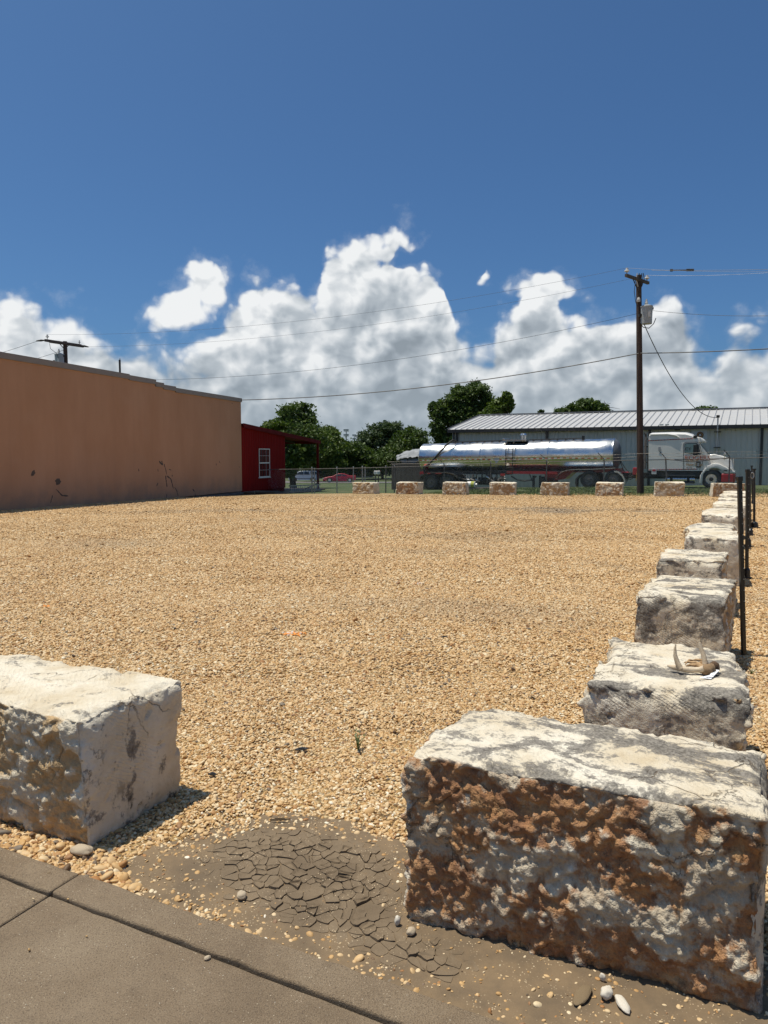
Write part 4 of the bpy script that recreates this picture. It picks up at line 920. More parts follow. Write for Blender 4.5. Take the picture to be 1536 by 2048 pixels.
# service mast, flood light, meter boxes and the round sign
s, z0_ = HP(1434, 908); zt = HP(1434, 834)[1]
MB().cyl((s, -.42, wz + .4), (s, -.42, zt), .045, n=10).build('service_mast', MGALV, hou)
MB().box(s - .10, s + .10, -.54, -.31, zt - .06, zt + .10).build('weatherhead', MCHAS, hou, bevel=.02)
for v in (864, 895): zq = HP(1434, v)[1]; MB().box(s - .2, s + .2, -.47, -.12, zq - .03, zq + .03).build('mast_bracket', MCHAS, hou)
s, zq = HP(1330, 849.5)
for k in (-1, 1): MB().box(s + k * .17 - .12, s + k * .17 + .12, -.52, -.38, zq - .06, zq + .06).build('flood_light', MWHITE, hou, bevel=.03)
s, zq = HP(1355, 857); MB().box(s - .16, s + .16, -.2, -.037, zq - .12, zq + .12).build('meter_box', MCHAS, hou)
s, zq = HP(1400.5, 870); sg = MB().box(s - .55, s + .42, -.09, -.037, zq - .28, zq + .42).build('sign_board', M('sign_white', (.55, .57, .58)), hou)
MSGN = M('sign_brown', (.13, .05, .03), (.09, .04, .025), 12, .6)
MB().cyl((s, -.093, zq), (s, -.13, zq), .21, n=24).build('sign_disc', MSGN, sg); MB().cyl((s, -.131, zq), (s, -.137, zq), .16, n=24).build('sign_ring', MLETG, sg); MB().cyl((s, -.138, zq), (s, -.142, zq), .13, n=24).build('sign_field', MSGN, sg)
MB().prism([(s - .08, zq - .05), (s + .08, zq - .05), (s, zq + .08)], -.149, -.143).build('sign_emblem', MTAPW, sg)

# ================================================================== WOODEN FENCE, COVERED LOAD
FP = Plane(at_depth(783, 979, 51.0).xy, math.radians(-24))
o = thing('board_fence', 'short run of tall weathered grey board fence behind the trailer', 'fence', (FP.O.x, FP.O.y, 0), FP.ang)
n_ = int((FP(905, 950)[0]) / .145)
for i in range(n_):
    s = i * .145; q = FP.pt(s); zt = FP(783, 925)[1] + random.uniform(-.025, .02) + s * .01
    MB().box(s, s + .135, random.uniform(0, .008), .03, gz(q.x, q.y) - .06, zt).build('board', MPLANK, o)
for h_ in (.25, 1.35): MB().beam((0, .06, gz(FP.O.x, FP.O.y) + h_), (n_ * .145, .06, gz(*FP.pt(n_ * .145).xy) + h_), .045, .09).build('rail', MPLANK, o)
# tarp-covered load behind the fence
tp = at_depth(795, 925, 55.0); S_ = 55.0 / FPX
prof = [(793, 912), (805, 906), (818, 901.5), (832, 898), (846, 896.5), (858, 897), (868, 903)]
nu, nv = 40, 26; V = []
for j in range(nv + 1):
    for i in range(nu + 1):
        t = i / nu; k = t * (len(prof) - 1); a = min(int(k), len(prof) - 2); u = prof[a][0] + (prof[a + 1][0] - prof[a][0]) * (k - a); v = prof[a][1] + (prof[a + 1][1] - prof[a][1]) * (k - a)
        w = at_depth(u, v, 55.0); w2 = j / nv * 2 - 1; drop = (abs(w2) ** 2.2) * (0.85 * (0.35 + 0.65 * t)); yy = 55 + w2 * (0.35 + 0.85 * min(1, t * 2.2))
        nz_ = 0.10 * mnoise.noise(Vector((w.x * 2.2, yy * 2.2, 0))) + 0.05 * mnoise.noise(Vector((w.x * 6, yy * 6, 3)))
        V.append((w.x + .12 * mnoise.noise(Vector((i * .3, j * .4, 1))), yy, w.z - drop + nz_))
g = np.arange((nu + 1) * (nv + 1)).reshape(nv + 1, nu + 1); f = np.stack([g[:-1, :-1], g[:-1, 1:], g[1:, 1:], g[1:, :-1]], -1).reshape(-1, 4)
tb = thing('covered_load', 'tall load under a crumpled grey tarp behind the board fence', 'tarp', (0, 0, 0))
link('tarp', np_mesh('tarp', V, f, MTARP, smooth=True), tb)
a_, c_ = at_depth(806, 915, 54.6), at_depth(832, 925, 54.0)
V = []
for i in range(13):
    for j in range(5):
        q = a_.lerp(c_, i / 12); V.append((q.x + (j - 2) * .14 + .05 * mnoise.noise(Vector((i * .7, j, 0))), q.y + .06 * mnoise.noise(Vector((i, j * .8, 2))), q.z + (j - 2) * .12 + .05 * mnoise.noise(Vector((i * .5, j, 5)))))
g = np.arange(65).reshape(13, 5); f = np.stack([g[:-1, :-1], g[:-1, 1:], g[1:, 1:], g[1:, :-1]], -1).reshape(-1, 4); link('tarp_flap', np_mesh('tarp_flap', V, f, MTARP, smooth=True), tb)
q0, q1 = at_depth(814, 912, 55), at_depth(866, 960, 55); MB().box(q0.x, q1.x, 54.4, 55.8, q1.z - .6, q0.z - .55).build('crate', M('dark_load', (.06, .06, .065), (.03, .03, .032), 4, .8), tb)
for u in (815, 826, 838): q = at_depth(u, 914, 54.3); MB().cyl((q.x, 54.3, q.z - 1.3), (q.x, 54.3, q.z), .03, n=6).build('frame_post', MCHAS, tb)
# ================================================================== TANK TRAILER AND TRACTOR
O_ = at_depth(873, 980, 48.0); TP = Plane(O_.xy, math.radians(-26.3)); TZ = gz(O_.x, O_.y)
def tpx(u, v, back=0.0): s, z = TP(u, v, back); return s, z - TZ
def lathe_x(prof, n=48, cy=0.0):          # rings (x, centre z, radius) along x
    V = []; F = []
    for x, cz, r in prof:
        for j in range(n):
            t = 2 * math.pi * j / n; V.append((x, cy + r * math.cos(t), cz + r * math.sin(t)))
    k = len(prof)
    for i in range(k - 1):
        for j in range(n): F.append((i * n + j, i * n + (j + 1) % n, (i + 1) * n + (j + 1) % n, (i + 1) * n + j))
    m = MB(); m.add(V, F + [tuple(range(n - 1, -1, -1)), tuple(range((k - 1) * n, k * n))]); return m
def ring_y(prof, n=36, caps=True):                   # wheel-like lathe round y: (y, r)
    V = []; F = []; k = len(prof)
    for y, r in prof:
        for j in range(n): t = 2 * math.pi * j / n; V.append((r * math.cos(t), y, r * math.sin(t)))
    for i in range(k - 1):
        for j in range(n): F.append((i * n + j, i * n + (j + 1) % n, (i + 1) * n + (j + 1) % n, (i + 1) * n + j))
    m = MB(); m.add(V, F + ([tuple(range(n)), tuple(range(k * n - 1, (k - 1) * n - 1, -1))] if caps else [])); return m
RWH = 0.515
ty = ring_y([(0.0, .30), (-.02, .36), (0.0, .47), (.03, .505), (.06, RWH), (.22, RWH), (.26, .49), (.28, .36), (.27, .30)], 40, False).mesh('tyre', MRUB, smooth=True, angle=50)
rim_d = ring_y([(.06, .05), (.055, .12), (.075, .20), (.09, .26), (.02, .285), (-.012, .30), (.05, .31)], 32)
rim_dull = rim_d.mesh('rim', MSTEEL, smooth=True, angle=60); rim_br = rim_d.mesh('rim', MCHR, smooth=True, angle=60)
hub_dull = ring_y([(-.05, .04), (-.045, .085), (.06, .10)], 18).mesh('hub', MSTEEL, smooth=True); hub_blk = ring_y([(-.09, .05), (-.085, .10), (.06, .115)], 18).mesh('hub', MCHAS, smooth=True)
hole = ring_y([(.0, .036), (.02, .036)], 10).mesh('hand_hole', MCHAS)
def wheel(parent, s, y, z, rim, hub, flip=False, holes=10):
    w = link('wheel', ty, parent, (s, y, z), (0, 0, math.pi if flip else 0))
    link('rim', rim, w); link('hub', hub, w)
    for i in range(holes):
        t = 2 * math.pi * i / holes; link('hand_hole', hole, w, (.215 * math.cos(t), .058, .215 * math.sin(t)))
    return w
def axle(parent, u, rim, hub, dual=True, holes=10, du=0):
    s, _ = TP(u, 965); q = TP.pt(s); z = gz(q.x, q.y) - .03 - TZ + RWH
    wheel(parent, s, 0.06, z, rim, hub, holes=holes)
    if dual: link('tyre', ty, parent, (s, .37, z))
    q2 = TP.pt(s, 2.5)
    wheel(parent, s, 2.46, z, rim, hub, True, holes=0)
    MB().cyl((s, .3, z), (s, 2.2, z), .07, n=10).build('axle', MCHAS, parent)
    return s, z

trl = thing('tank_trailer', 'polished steel tank trailer with red chassis and black ladder', 'trailer', (O_.x, O_.y, TZ), TP.ang)
sL, zTL = tpx(849, 888, 1.25); _, zBL = tpx(849, 941, 1.25); sR, zTR = tpx(1231, 877, 1.25); _, zBR = tpx(1231, 942, 1.25)
cz = lambda s: ((zTL + zBL) / 2) + ((zTR + zBR) / 2 - (zTL + zBL) / 2) * (s - sL) / (sR - sL)
rr = lambda s: ((zTL - zBL) / 2) + ((zTR - zBR) / 2 - (zTL - zBL) / 2) * (s - sL) / (sR - sL)
pr = [(sL - .28, cz(sL), .25), (sL - .22, cz(sL), .55), (sL - .10, cz(sL), rr(sL) * .88), (sL, cz(sL), rr(sL))]
for i in range(1, 12): s = sL + (sR - sL) * i / 12; pr.append((s, cz(s), rr(s)))
pr += [(sR, cz(sR), rr(sR)), (sR + .02, cz(sR), rr(sR) * .985)]
tank = lathe_x(pr, 64, 1.25).build('tank', MTANK, trl, smooth=True, angle=40)
MHEAD = M('dull_tank_head', (.20, .21, .22), (.15, .155, .16), 3, .5, metal=.4)
lathe_x([(sR + .021, cz(sR), rr(sR) * .97), (sR + .16, cz(sR), rr(sR) * .86), (sR + .27, cz(sR), rr(sR) * .6), (sR + .32, cz(sR), .25)], 48, 1.25).build('front_head', MHEAD, trl, smooth=True, angle=60)
for s in (sL + .02, sL + (sR - sL) * .34, sL + (sR - sL) * .69, sR - .03):
    m = lathe_x([(s - .035, cz(s), rr(s) + .001), (s - .03, cz(s), rr(s) + .010), (s + .03, cz(s), rr(s) + .010), (s + .035, cz(s), rr(s) + .001)], 64, 1.25); m.build('weld_band', MCHR, tank, smooth=True)
# reflective tape along the flank
_, zt0 = tpx(860, 922.7); _, zt1 = tpx(1225, 916.5, .3)
tz = lambda s: cz(s) - .18 + .02 * math.sin(s)
def flank(s, z, out=.006): d = z - cz(s); return 1.25 - math.sqrt(max(.0, rr(s) ** 2 - d * d)) - out
tr_ = MB().box(-.09, .09, -.004, .004, -.028, .028).mesh('tape', MTAPR); tw_ = MB().box(-.09, .09, -.004, .004, -.028, .028).mesh('tape', MTAPW)
k = 0; s = sL + .1
while s < sR - .1:
    link('tape', tr_ if k % 2 == 0 else tw_, tank, (s, flank(s, tz(s)), tz(s))); s += .183; k += 1
s, z = tpx(990, 919); MB().prism([(s - .2, z), (s, z + .27), (s + .2, z), (s, z - .27)], flank(s, z) - .01, flank(s, z) - .002).build('placard', M('grey_placard', (.34, .36, .37)), tank)
# catwalk, dome fittings, ladder
s0, z0 = tpx(1008, 876, .9); s1, _ = tpx(1056, 876, .9); z0 = cz(s0) + rr(s0) + .05
MB().box(s0, s1, .55, 1.7, z0, z0 + .05).build('catwalk', MCHR, trl)
MB().box(s0, s0 + .16, .55, 1.7, z0 + .052, z0 + .14).build('hatch_lip', MCHR, trl, bevel=.02)
for u in (1045, 1050): s, _ = tpx(u, 870, 1.2); MB().cyl((s, 1.2, z0 - .1), (s, 1.2, z0 + .34), .09, n=14).build('manhole_neck', MCHR, trl); MB().cyl((s - .02, 1.2, z0 + .342), (s - .02, 1.2, z0 + .46), .13, .07, n=14).build('manhole_dome', MCHR, trl)
sA, _ = tpx(905, 883, 1.2); sB, _ = tpx(1165, 875, 1.2)
for a, c in ((sA, s0 - .05), (s1 + .05, sB)):
    for y in (1.05, 1.45): MB().beam((a, y, cz(a) + rr(a) + .07), (c, y, cz(c) + rr(c) + .07), .06, .06).build('walkway_rail', MSTEEL, trl)
    for i in range(int((c - a) / .5)): q = a + .2 + i * .5; MB().box(q, q + .05, 1.08, 1.42, cz(q) + rr(q) - .03, cz(q) + rr(q) + .05).build('walkway_cleat', MSTEEL, trl)
MB().box(sB, sB + .08, 1.0, 1.5, cz(sB) + rr(sB), cz(sB) + rr(sB) + .22).build('walkway_stop', MCHAS, trl)
la, _ = tpx(1010, 900); lb, _ = tpx(1024, 900); zlo = tpx(1010, 948)[1]
for s in (la, lb): MB().tube([(s, .60, z0 + .02), (s, .30, z0 - .18), (s, .16, cz(s) + .25), (s, .16, zlo)], .028, 8).build('ladder_rail', MCHAS, trl)
for i in range(6): q = zlo + .1 + i * .29; MB().cyl((la, .16, q), (lb, .16, q), .018, n=8).build('ladder_rung', MCHAS, trl)
# black loading hose slanting down the tail, grey coiled lines to the tractor
h0, h1 = tpx(906, 881, .6), tpx(851, 931, .2)
MB().tube([(h0[0] + .15, .75, h0[1] - .03), (h0[0], .55, h0[1] + .02), (h0[0] - .3, .32, h0[1] - .25), ((h0[0] + h1[0]) / 2, .24, (h0[1] + h1[1]) / 2 - .06), (h1[0] + .2, .18, h1[1] + .05), (h1[0] - .15, .2, h1[1] - .1), (h1[0] - .1, .25, h1[1] - .5)], .06, 10).build('loading_hose', MRUB, trl, smooth=True)
# chassis: red subframe, landing gear, valves and pipes under the barrel
zc0 = tpx(1000, 946)[1]
MB().box(tpx(1010, 950)[0], tpx(1112, 950)[0], .35, 2.15, zc0 - .05, zc0 + .12).build('subframe', MTRED, trl)
a, c = tpx(1085, 950)[0], tpx(1118, 950)[0]; MB().prism([(a, zc0 - .04), (c + .9, zc0 + .25), (c + .2, zc0 - .35), (a + .1, zc0 - .50)], .5, 2.0).build('bolster', MTRED, trl)
MB().box(tpx(848, 940)[0], tpx(1010, 940)[0], .75, 1.75, zc0 - .12, zc0 + .10).build('rear_frame', MCHAS, trl)
a = tpx(838, 950)[0]; MB().box(a, a + .25, .2, 2.3, zc0 - .12, zc0 + .03).build('rear_bumper', MTRED, trl)
for y in (.25, 2.1): MB().box(a - .05, a - .002, y, y + .18, zc0 - .18, zc0 + .02).build('tail_light', MTAPR, trl)
for u in (1063, 1076): s, z = tpx(u, 953); MB().box(s - .06, s + .06, .45, .60, z - .85, z + .05).build('landing_leg', MCHAS, trl); MB().box(s - .14, s + .14, .38, .67, z - .90, z - .852).build('landing_foot', MCHAS, trl)
s, z = tpx(1066, 950); MB().beam((s - .35, .5, z + .05), (s - .05, .5, z - .7), .05, .05).build('landing_brace', MCHAS, trl); MB().box(s + .25, s + 1.25, .5, 1.3, z - .78, z - .12).build('pump_box', MCHAS, trl, bevel=.03)
s, z = tpx(1018, 956); MB().tube([(s, .5, z + .1), (s + .4, .42, z - .12), (s + .9, .4, z - .18), (s + 1.3, .42, z - .12), (s + 1.6, .5, z + .12)], .045, 8).build('slack_hose', MRUB, trl, smooth=True)
rs = random.Random(3)
for i in range(16):
    s, z = tpx(925 + i * 5.4, 955); y = rs.uniform(.3, .9); MB().cyl((s, y, z - .38), (s + rs.uniform(-.1, .1), y, z + .18), rs.uniform(.03, .075), n=10).build('pipe', rs.choice([MCHR, MCHAS, MSTEEL, MGALV, MCHAS]), trl)
    MB().cyl((s - .12, y - .08, z - rs.uniform(-.05, .32)), (s + .16, y - .08, z - rs.uniform(-.05, .32)), rs.uniform(.03, .07), n=10).build('valve', rs.choice([MCHR, MCHAS, MSTEEL]), trl)
s, z = tpx(958, 955); MB().cyl((s - .6, .9, z - .25), (s + .9, .9, z - .25), .24, n=16).build('air_tank', MCHAS, trl)
s, z = tpx(1004, 949.5); MB().box(s - .14, s + .14, .12, .2, z - .07, z + .07).build('side_marker', MTAPR, trl)
def fender(parent, px_pts, wid, mat, th=.03):
    P_ = [tpx(*q) for q in px_pts]; m = MB(); n = len(P_); V = []
    for s, z in P_:
        for y in (-.02, wid):
            for d in (0, -th): V.append((s, y, z + d))
    F = []
    for i in range(n - 1):
        b = i * 4; F += [(b, b + 4, b + 6, b + 2), (b + 1, b + 3, b + 7, b + 5), (b, b + 1, b + 5, b + 4), (b + 2, b + 6, b + 7, b + 3)]
    F += [(0, 2, 3, 1), (n * 4 - 4, n * 4 - 3, n * 4 - 1, n * 4 - 2)]
    return m.add(V, F).build('fender', mat, parent, smooth=True, angle=60)
axle(trl, 860.5, rim_dull, hub_dull, holes=8); axle(trl, 893, rim_dull, hub_dull, holes=8)
fender(trl, [(839, 959), (842, 952), (848, 947.5), (856, 945.5), (870, 945), (890, 944.8), (902, 946.5), (910, 950), (916, 955)], .62, MCHR)
for u in (858, 874, 880): s, z = tpx(u, 946); MB().box(s - .10, s + .10, -.03, -.022, z - .05, z - .005).build('fender_reflector', MTAPR, trl)
fender(trl, [(1112, 957), (1116, 949), (1124, 943), (1134, 939.8), (1150, 938.5), (1180, 938), (1210, 936.8), (1230, 935.5)], .55, MCHR)
a, c = tpx(1128, 943)[0], tpx(1236, 940)[0]; MB().prism([(a, tpx(1128, 945)[1]), (c, tpx(1236, 937)[1]), (c, tpx(1236, 943)[1]), (a + 3.6, tpx(1200, 945)[1])], .6, 1.9).build('fifth_wheel_plate', MTRED, trl)

trk = thing('semi_truck', 'white sleeper cab semi truck lettered on its door, coupled to the tank trailer', 'truck', (*TP.pt(TP(1422, 965)[0]).xy, TZ), TP.ang)
S0 = TP(1422, 965)[0]
def kp(u, v, back=0.0): s, z = tpx(u, v, back); return s - S0, z
KP = lambda L_: [kp(*q) for q in L_]
# cab and sleeper shell, lofted so that the roof crown narrows
side = KP([(1297, 941.5), (1297, 872), (1298.5, 866.5), (1303, 864.3), (1345, 863.0), (1371, 863.6), (1383, 866.8), (1390, 872.5), (1396, 880.5), (1397.5, 885), (1416.5, 909.5), (1418, 941.5)])
m = MB(); n = len(side); zmid = kp(1340, 880)[1]; V = []
ylist = [(0.0, 0), (0.03, .02), (0.14, .10), (.34, .17), (1.25, .20), (2.16, .17), (2.36, .10), (2.47, .02), (2.5, 0)]
for y, t in ylist:
    for s, z in side:
        dz = 0
        if z > zmid: dz = (t - .20) * .75 * min(1, (z - zmid) / .35)
        V.append((s, y + .02, z + dz))
F = [(j * n + i, j * n + (i + 1) % n, (j + 1) * n + (i + 1) % n, (j + 1) * n + i) for j in range(len(ylist) - 1) for i in range(n)] + [tuple(range(n - 1, -1, -1)), tuple(range((len(ylist) - 1) * n, len(ylist) * n))]
cab = m.add(V, F).build('cab', MWHITE, trk, smooth=True, angle=32)
# sculpted roof fairing swage and visor
MB().prism(KP([(1389, 875), (1394, 873.5), (1402, 875), (1409.5, 881), (1408.5, 884), (1400, 884.5), (1393, 882)]), .12, 2.42).build('sun_visor', MWHITE, trk, bevel=.05, seg=3, smooth=True)
MB().tube([(*[kp(1299, 869)[0]], .005, kp(1299, 869)[1]), (kp(1335, 868.5)[0], .02, kp(1335, 868.5)[1]), (kp(1352, 871)[0], .0, kp(1352, 871)[1]), (kp(1360, 876)[0], -.0, kp(1360, 876)[1])], [.03, .05, .05, .01], 10).build('roof_swage', MWHITE, trk, smooth=True)
# windscreen, side glass, door lines
a, c = kp(1399, 886.5), kp(1415.5, 908); ws = MB(); nx_ = Vector((a[1] - c[1], 0, c[0] - a[0])).normalized() * .012
ws.add([(a[0] + nx_.x, .22, a[1] + nx_.z), (c[0] + nx_.x, .12, c[1] + nx_.z), (c[0] + nx_.x, 2.42, c[1] + nx_.z), (a[0] + nx_.x, 2.32, a[1] + nx_.z)], [(0, 1, 2, 3)]).build('windscreen', MGLD, trk)
MGLT = mat_glass('cab_side_glass', (.10, .17, .17), .04)
wd = MB().prism(KP([(1369, 889), (1372, 886.5), (1393, 886), (1397, 889), (1402, 908.5), (1392, 909), (1388, 907.5), (1371, 906.5), (1369, 905)]), .002, .012).build('side_window', MBLK, trk)
MB().prism(KP([(1370.2, 889.5), (1372.5, 887.8), (1392.2, 887.3), (1392.2, 906), (1388, 906.3), (1371.5, 905.3), (1370.2, 904.3)]), -.004, .001).build('pane', MGLT, wd)
MB().prism(KP([(1393.4, 887.5), (1396.2, 889.5), (1400.8, 907.5), (1393.4, 907.8)]), -.004, .001).build('pane', MGLD, wd)
def seam_line(pts, w=.012): 
    L_ = KP(pts); MB().tube([(s, .012, z) for s, z in L_], w, 6).build('door_seam', MCHAS, cab)
seam_line([(1367, 940), (1366.5, 890), (1368, 886), (1372, 884.5), (1394, 884), (1399, 888), (1404.5, 910), (1405, 926), (1400, 936), (1399, 940)])
s, z = kp(1319, 898); MB().box(s - .06, s + .06, -.004, .012, z - .11, z + .11).build('vent_hatch', MGALV, trk)
s, z = kp(1391.5, 900); mir = MB().box(s - .11, s + .11, -.40, -.28, z - .30, z + .30).build('mirror', MBLK, trk, bevel=.03)
for zz in (.22, -.22): MB().cyl((s, -.28, z + zz), (s + .05, .04, z + zz), .018, n=6).build('mirror_arm', MCHAS, mir)
s, z = kp(1390, 874.5); MB().box(s - .09, s + .09, -.02, .15, z - .06, z + .10).build('marker_bracket', MCHAS, trk, bevel=.02)
# dashed pinstripes
dsh = MB().add([(-.04, 0, -.022), (.025, 0, -.022), (.045, 0, .022), (-.02, 0, .022), (-.04, .016, -.022), (.025, .016, -.022), (.045, .016, .022), (-.02, .016, .022)], [(0, 1, 2, 3), (7, 6, 5, 4), (0, 4, 5, 1), (2, 6, 7, 3), (1, 5, 6, 2), (3, 7, 4, 0)])
dk, dr = dsh.mesh('pinstripe_dash', MBLK), dsh.mesh('pinstripe_dash', MTAPR)
for (u0, v0), (u1, v1) in (((1298, 881.3), (1387, 877)), ((1299, 939.8), (1397, 938.2))):
    a, c = kp(u0, v0), kp(u1, v1); k = int((c[0] - a[0]) / .075)
    for i in range(k): link('pinstripe_dash', dk if i % 2 else dr, cab, (a[0] + (c[0] - a[0]) * i / k, .014 - (.006 if v0 < 900 else .004), a[1] + (c[1] - a[1]) * i / k))
# hood, wing, grille, bumper, lamps
MB().prism(KP([(1416, 941), (1416, 910), (1427, 907.8), (1445, 912), (1461, 918.5), (1464, 924), (1467, 938), (1467, 941)]), .42, 2.12).build('hood', MWHITE, trk, bevel=.10, seg=4, smooth=True)
arch = KP([(1399, 967), (1400, 951), (1406, 941), (1415, 931.5), (1426, 926.8), (1438, 927.8), (1450, 933), (1461, 940), (1470, 942.5), (1470, 946.5), (1456, 947), (1449, 946), (1444, 941), (1434, 936.5), (1423, 936.5), (1412, 941), (1406, 949), (1404, 967)])
MB().prism(arch, .0, .55).build('wing', MWHITE, trk, bevel=.03, seg=3, smooth=True)
MB().prism(arch, 1.98, 2.53).build('wing', MWHITE, trk, bevel=.03, seg=3, smooth=True)
q0, q1 = kp(1443, 947), kp(1470, 965); MB().box(q0[0], q1[0], -.01, 2.55, q1[1], q0[1] - .005).build('bumper', MTRED, trk, bevel=.05, seg=3)
s, z = kp(1462, 937); MB().prism(KP([(1456, 934), (1463, 938.5), (1464.5, 941), (1458, 940)]), -.015, .02).build('headlight', MCHR, trk)
s, z = kp(1451, 941); MB().box(s - .09, s + .09, -.012, .02, z - .04, z + .03).build('wing_badge', MCHAS, trk)
s, z = kp(1465, 930); MB().box(s, s + .06, .55, 1.98, z - .42, z + .35).build('grille', MCHR, trk)
s, z = kp(1449, 910); MB().cyl((s, .25, z - .28), (s, .22, z + .02), .015, n=6).build('hood_mirror_stalk', MCHR, trk); MB().box(s - .05, s + .06, .16, .24, z - .02, z + .17).build('hood_mirror', MCHR, trk, bevel=.02)
s, z = kp(1472, 956); MB().box(s - .12, s + .04, .3, .5, z - .08, z + .06).build('tow_hook', MCHAS, trk)
# chassis, fuel tank, steps, stacks, wheels
a = kp(1236, 950); c = kp(1440, 950); MB().box(a[0], c[0], .75, 1.0, a[1] - .20, a[1] + .12).box(a[0], c[0], 1.5, 1.75, a[1] - .20, a[1] + .12).build('frame_rail', MCHAS, trk)
a, c = kp(1297, 944), kp(1400, 950); MB().box(a[0], c[0], .12, 2.4, c[1] - .12, a[1] + .04).build('cab_floor', MCHAS, trk)
a, c = kp(1330, 951), kp(1389, 967); MB().cyl((a[0], .42, (a[1] + c[1]) / 2), (c[0], .42, (a[1] + c[1]) / 2), (a[1] - c[1]) / 2, n=24).build('fuel_tank', MCHR, trk, smooth=True)
for u in (1342, 1376): s, z = kp(u, 959); MB().cyl((s - .07, .42, z), (s + .07, .42, z), (a[1] - c[1]) / 2 + .012, n=24).build('tank_strap', MCHAS, trk)
MB().box(a[0], c[0], .08, .5, a[1] - .01, a[1] + .05).build('step', MSTEEL, trk); MB().box(a[0] + 1.0, c[0] - .05, .05, .4, c[1] - .02, c[1] + .03).build('step', MSTEEL, trk)
a, c = kp(1290, 868), kp(1290, 938)
MB().cyl((a[0], .35, c[1]), (a[0], .35, a[1] - .15), .075, n=14).build('exhaust_stack', MSTEEL, trk); MB().tube([(a[0], .35, a[1] - .16), (a[0], .35, a[1] - .02), (a[0] - .08, .35, a[1] + .05)], .06, 10).build('exhaust_tip', MCHAS, trk)
MB().box(a[0] + .12, a[0] + .2, .3, 2.2, c[1], a[1] - .3).build('headache_rack', MCHAS, trk)
for i in range(4): q = c[1] + .35 + i * .45; MB().box(a[0] - .08, a[0] + .25, .3, .9, q, q + .06).build('stack_clamp', MCHAS, trk)
s, z = kp(1272, 946); MB().box(s - .22, s + .20, .25, .8, z - .12, z + .30).build('battery_box', MTRED, trk, bevel=.03); MB().cyl((s - .01, .2, z - .45), (s + .01, .22, z + .02), .02, n=6).build('yellow_strap', MLETG, trk)
s, z = kp(1308, 943); MB().box(s - .13, s + .13, -.012, .0, z - .15, z + .15).build('hazard_plate', MTAPW, trk); MB().box(s - .09, s + .09, -.018, -.013, z + .01, z + .12).build('hazard_mark', MTAPR, trk)
a, c = tpx(1240, 922, .8), tpx(1273, 944, .5)
for k, (sag, y) in enumerate(((.55, .7), (.75, .9), (.35, 1.1))):
    P_ = [(a[0] - S0 + (c[0] - a[0]) * t / 8, y, a[1] + (c[1] - a[1]) * t / 8 - sag * math.sin(math.pi * t / 8)) for t in range(9)]; MB().tube(P_, .022, 6).build('air_line', MRUB, trk, smooth=True)
def kaxle(u, rim, hub, dual):
    s, _ = TP(u, 965); q = TP.pt(s); z = gz(q.x, q.y) - .03 - TZ + RWH; s -= S0
    wheel(trk, s, .06, z, rim, hub); wheel(trk, s, 2.46, z, rim, hub, True, holes=0)
    if dual: link('tyre', ty, trk, (s, .37, z))
    MB().cyl((s, .3, z), (s, 2.2, z), .07, n=10).build('axle', MCHAS, trk)
kaxle(1422, rim_br, hub_blk, False); kaxle(1177, rim_dull, hub_dull, True); kaxle(1226, rim_dull, hub_dull, True)
MB().prism(KP([(1150, 966), (1151, 958), (1158, 950), (1170, 945), (1182, 944.5), (1194, 948), (1192, 949.5), (1181, 946.5), (1170, 947), (1159, 952), (1154, 959), (1153, 976)]), .0, .6).build('mud_flap', MCHAS, trk)
fender(trk, [(1240, 969)], .1, MCHAS) if False else None
P_ = KP([(1228, 944), (1236, 946), (1243, 952), (1247, 960), (1248, 969), (1250.5, 969), (1250, 958), (1245, 949), (1237, 943), (1228, 941.5)]); MB().prism(P_, -.01, .6).build('quarter_fender', MCHR, trk)
def text(body, size, parent, loc, mat, rot=(R(90), 0, 0), ext=.003, name='lettering', align='LEFT'):
    cu = bpy.data.curves.new(name, 'FONT'); cu.body = body; cu.size = size; cu.extrude = ext; cu.align_x = align; cu.materials.append(mat)
    o = link(name, cu, parent, loc, rot); return o
s, z = kp(1368.5, 920); text('ROGERS', .36, cab, (s, .0, z), MLET)
s, z = kp(1371.5, 923.4); text('TANKERS', .16, cab, (s, .0, z), MLETG)
s, z = kp(1372, 931.5); text('New Dept.', .20, cab, (s, .0, z), MLETG)
s, z = kp(1372, 936); text('US 105', .11, cab, (s, .0, z), MINK)
s, z = kp(1396.8, 929.3); em = MB().box(s - .11, s + .11, -.002, .004, z - .16, z + .16).build('door_emblem', MCHAS, cab, bevel=.02); MB().box(s - .06, s + .05, -.008, -.003, z - .08, z + .10).build('emblem_mark', MGALV, em)
s, z = kp(1369.8, 900.5); text('CY', .24, wd, (s, -.008, z), MCHAS)

# things lying on the grass by the trailer
s_, z_ = TP(944, 966, -3.0); q = TP.pt(s_, -3.0); zg = gz(q.x, q.y) - .02
o = thing('chemical_jug', 'white jug with yellow-green label lying by the third far block', 'jug', (q.x, q.y, zg), TP.ang)
MB().cyl((-.28, 0, .32), (.20, 0, .32), .19, n=18).build('body', MWHITE, o, bevel=.03); MB().cyl((-.02, 0, .32), (.17, 0, .32), .196, n=18).build('label_band', M('yellow_green_label', (.42, .44, .06)), o); MB().cyl((.2, 0, .32), (.32, 0, .32), .07, n=12).build('cap', MWHITE, o)
MB().box(-.5, .75, -.2, .2, 0, .125).build('pallet_board', MPLANK, o)
s_, z_ = TP(958, 975, -2.6); q = TP.pt(s_, -2.6)
o = thing('timber_pile', 'low grey timbers lying under the tank trailer', 'timber', (q.x, q.y, gz(q.x, q.y) - .03), TP.ang)
for i in range(3): MB().beam((-.2 + i * .2, .35 * i, .08), (2.5 - i * .3, .35 * i + .1, .09), .16, .15).build('plank', MPLANK, o)

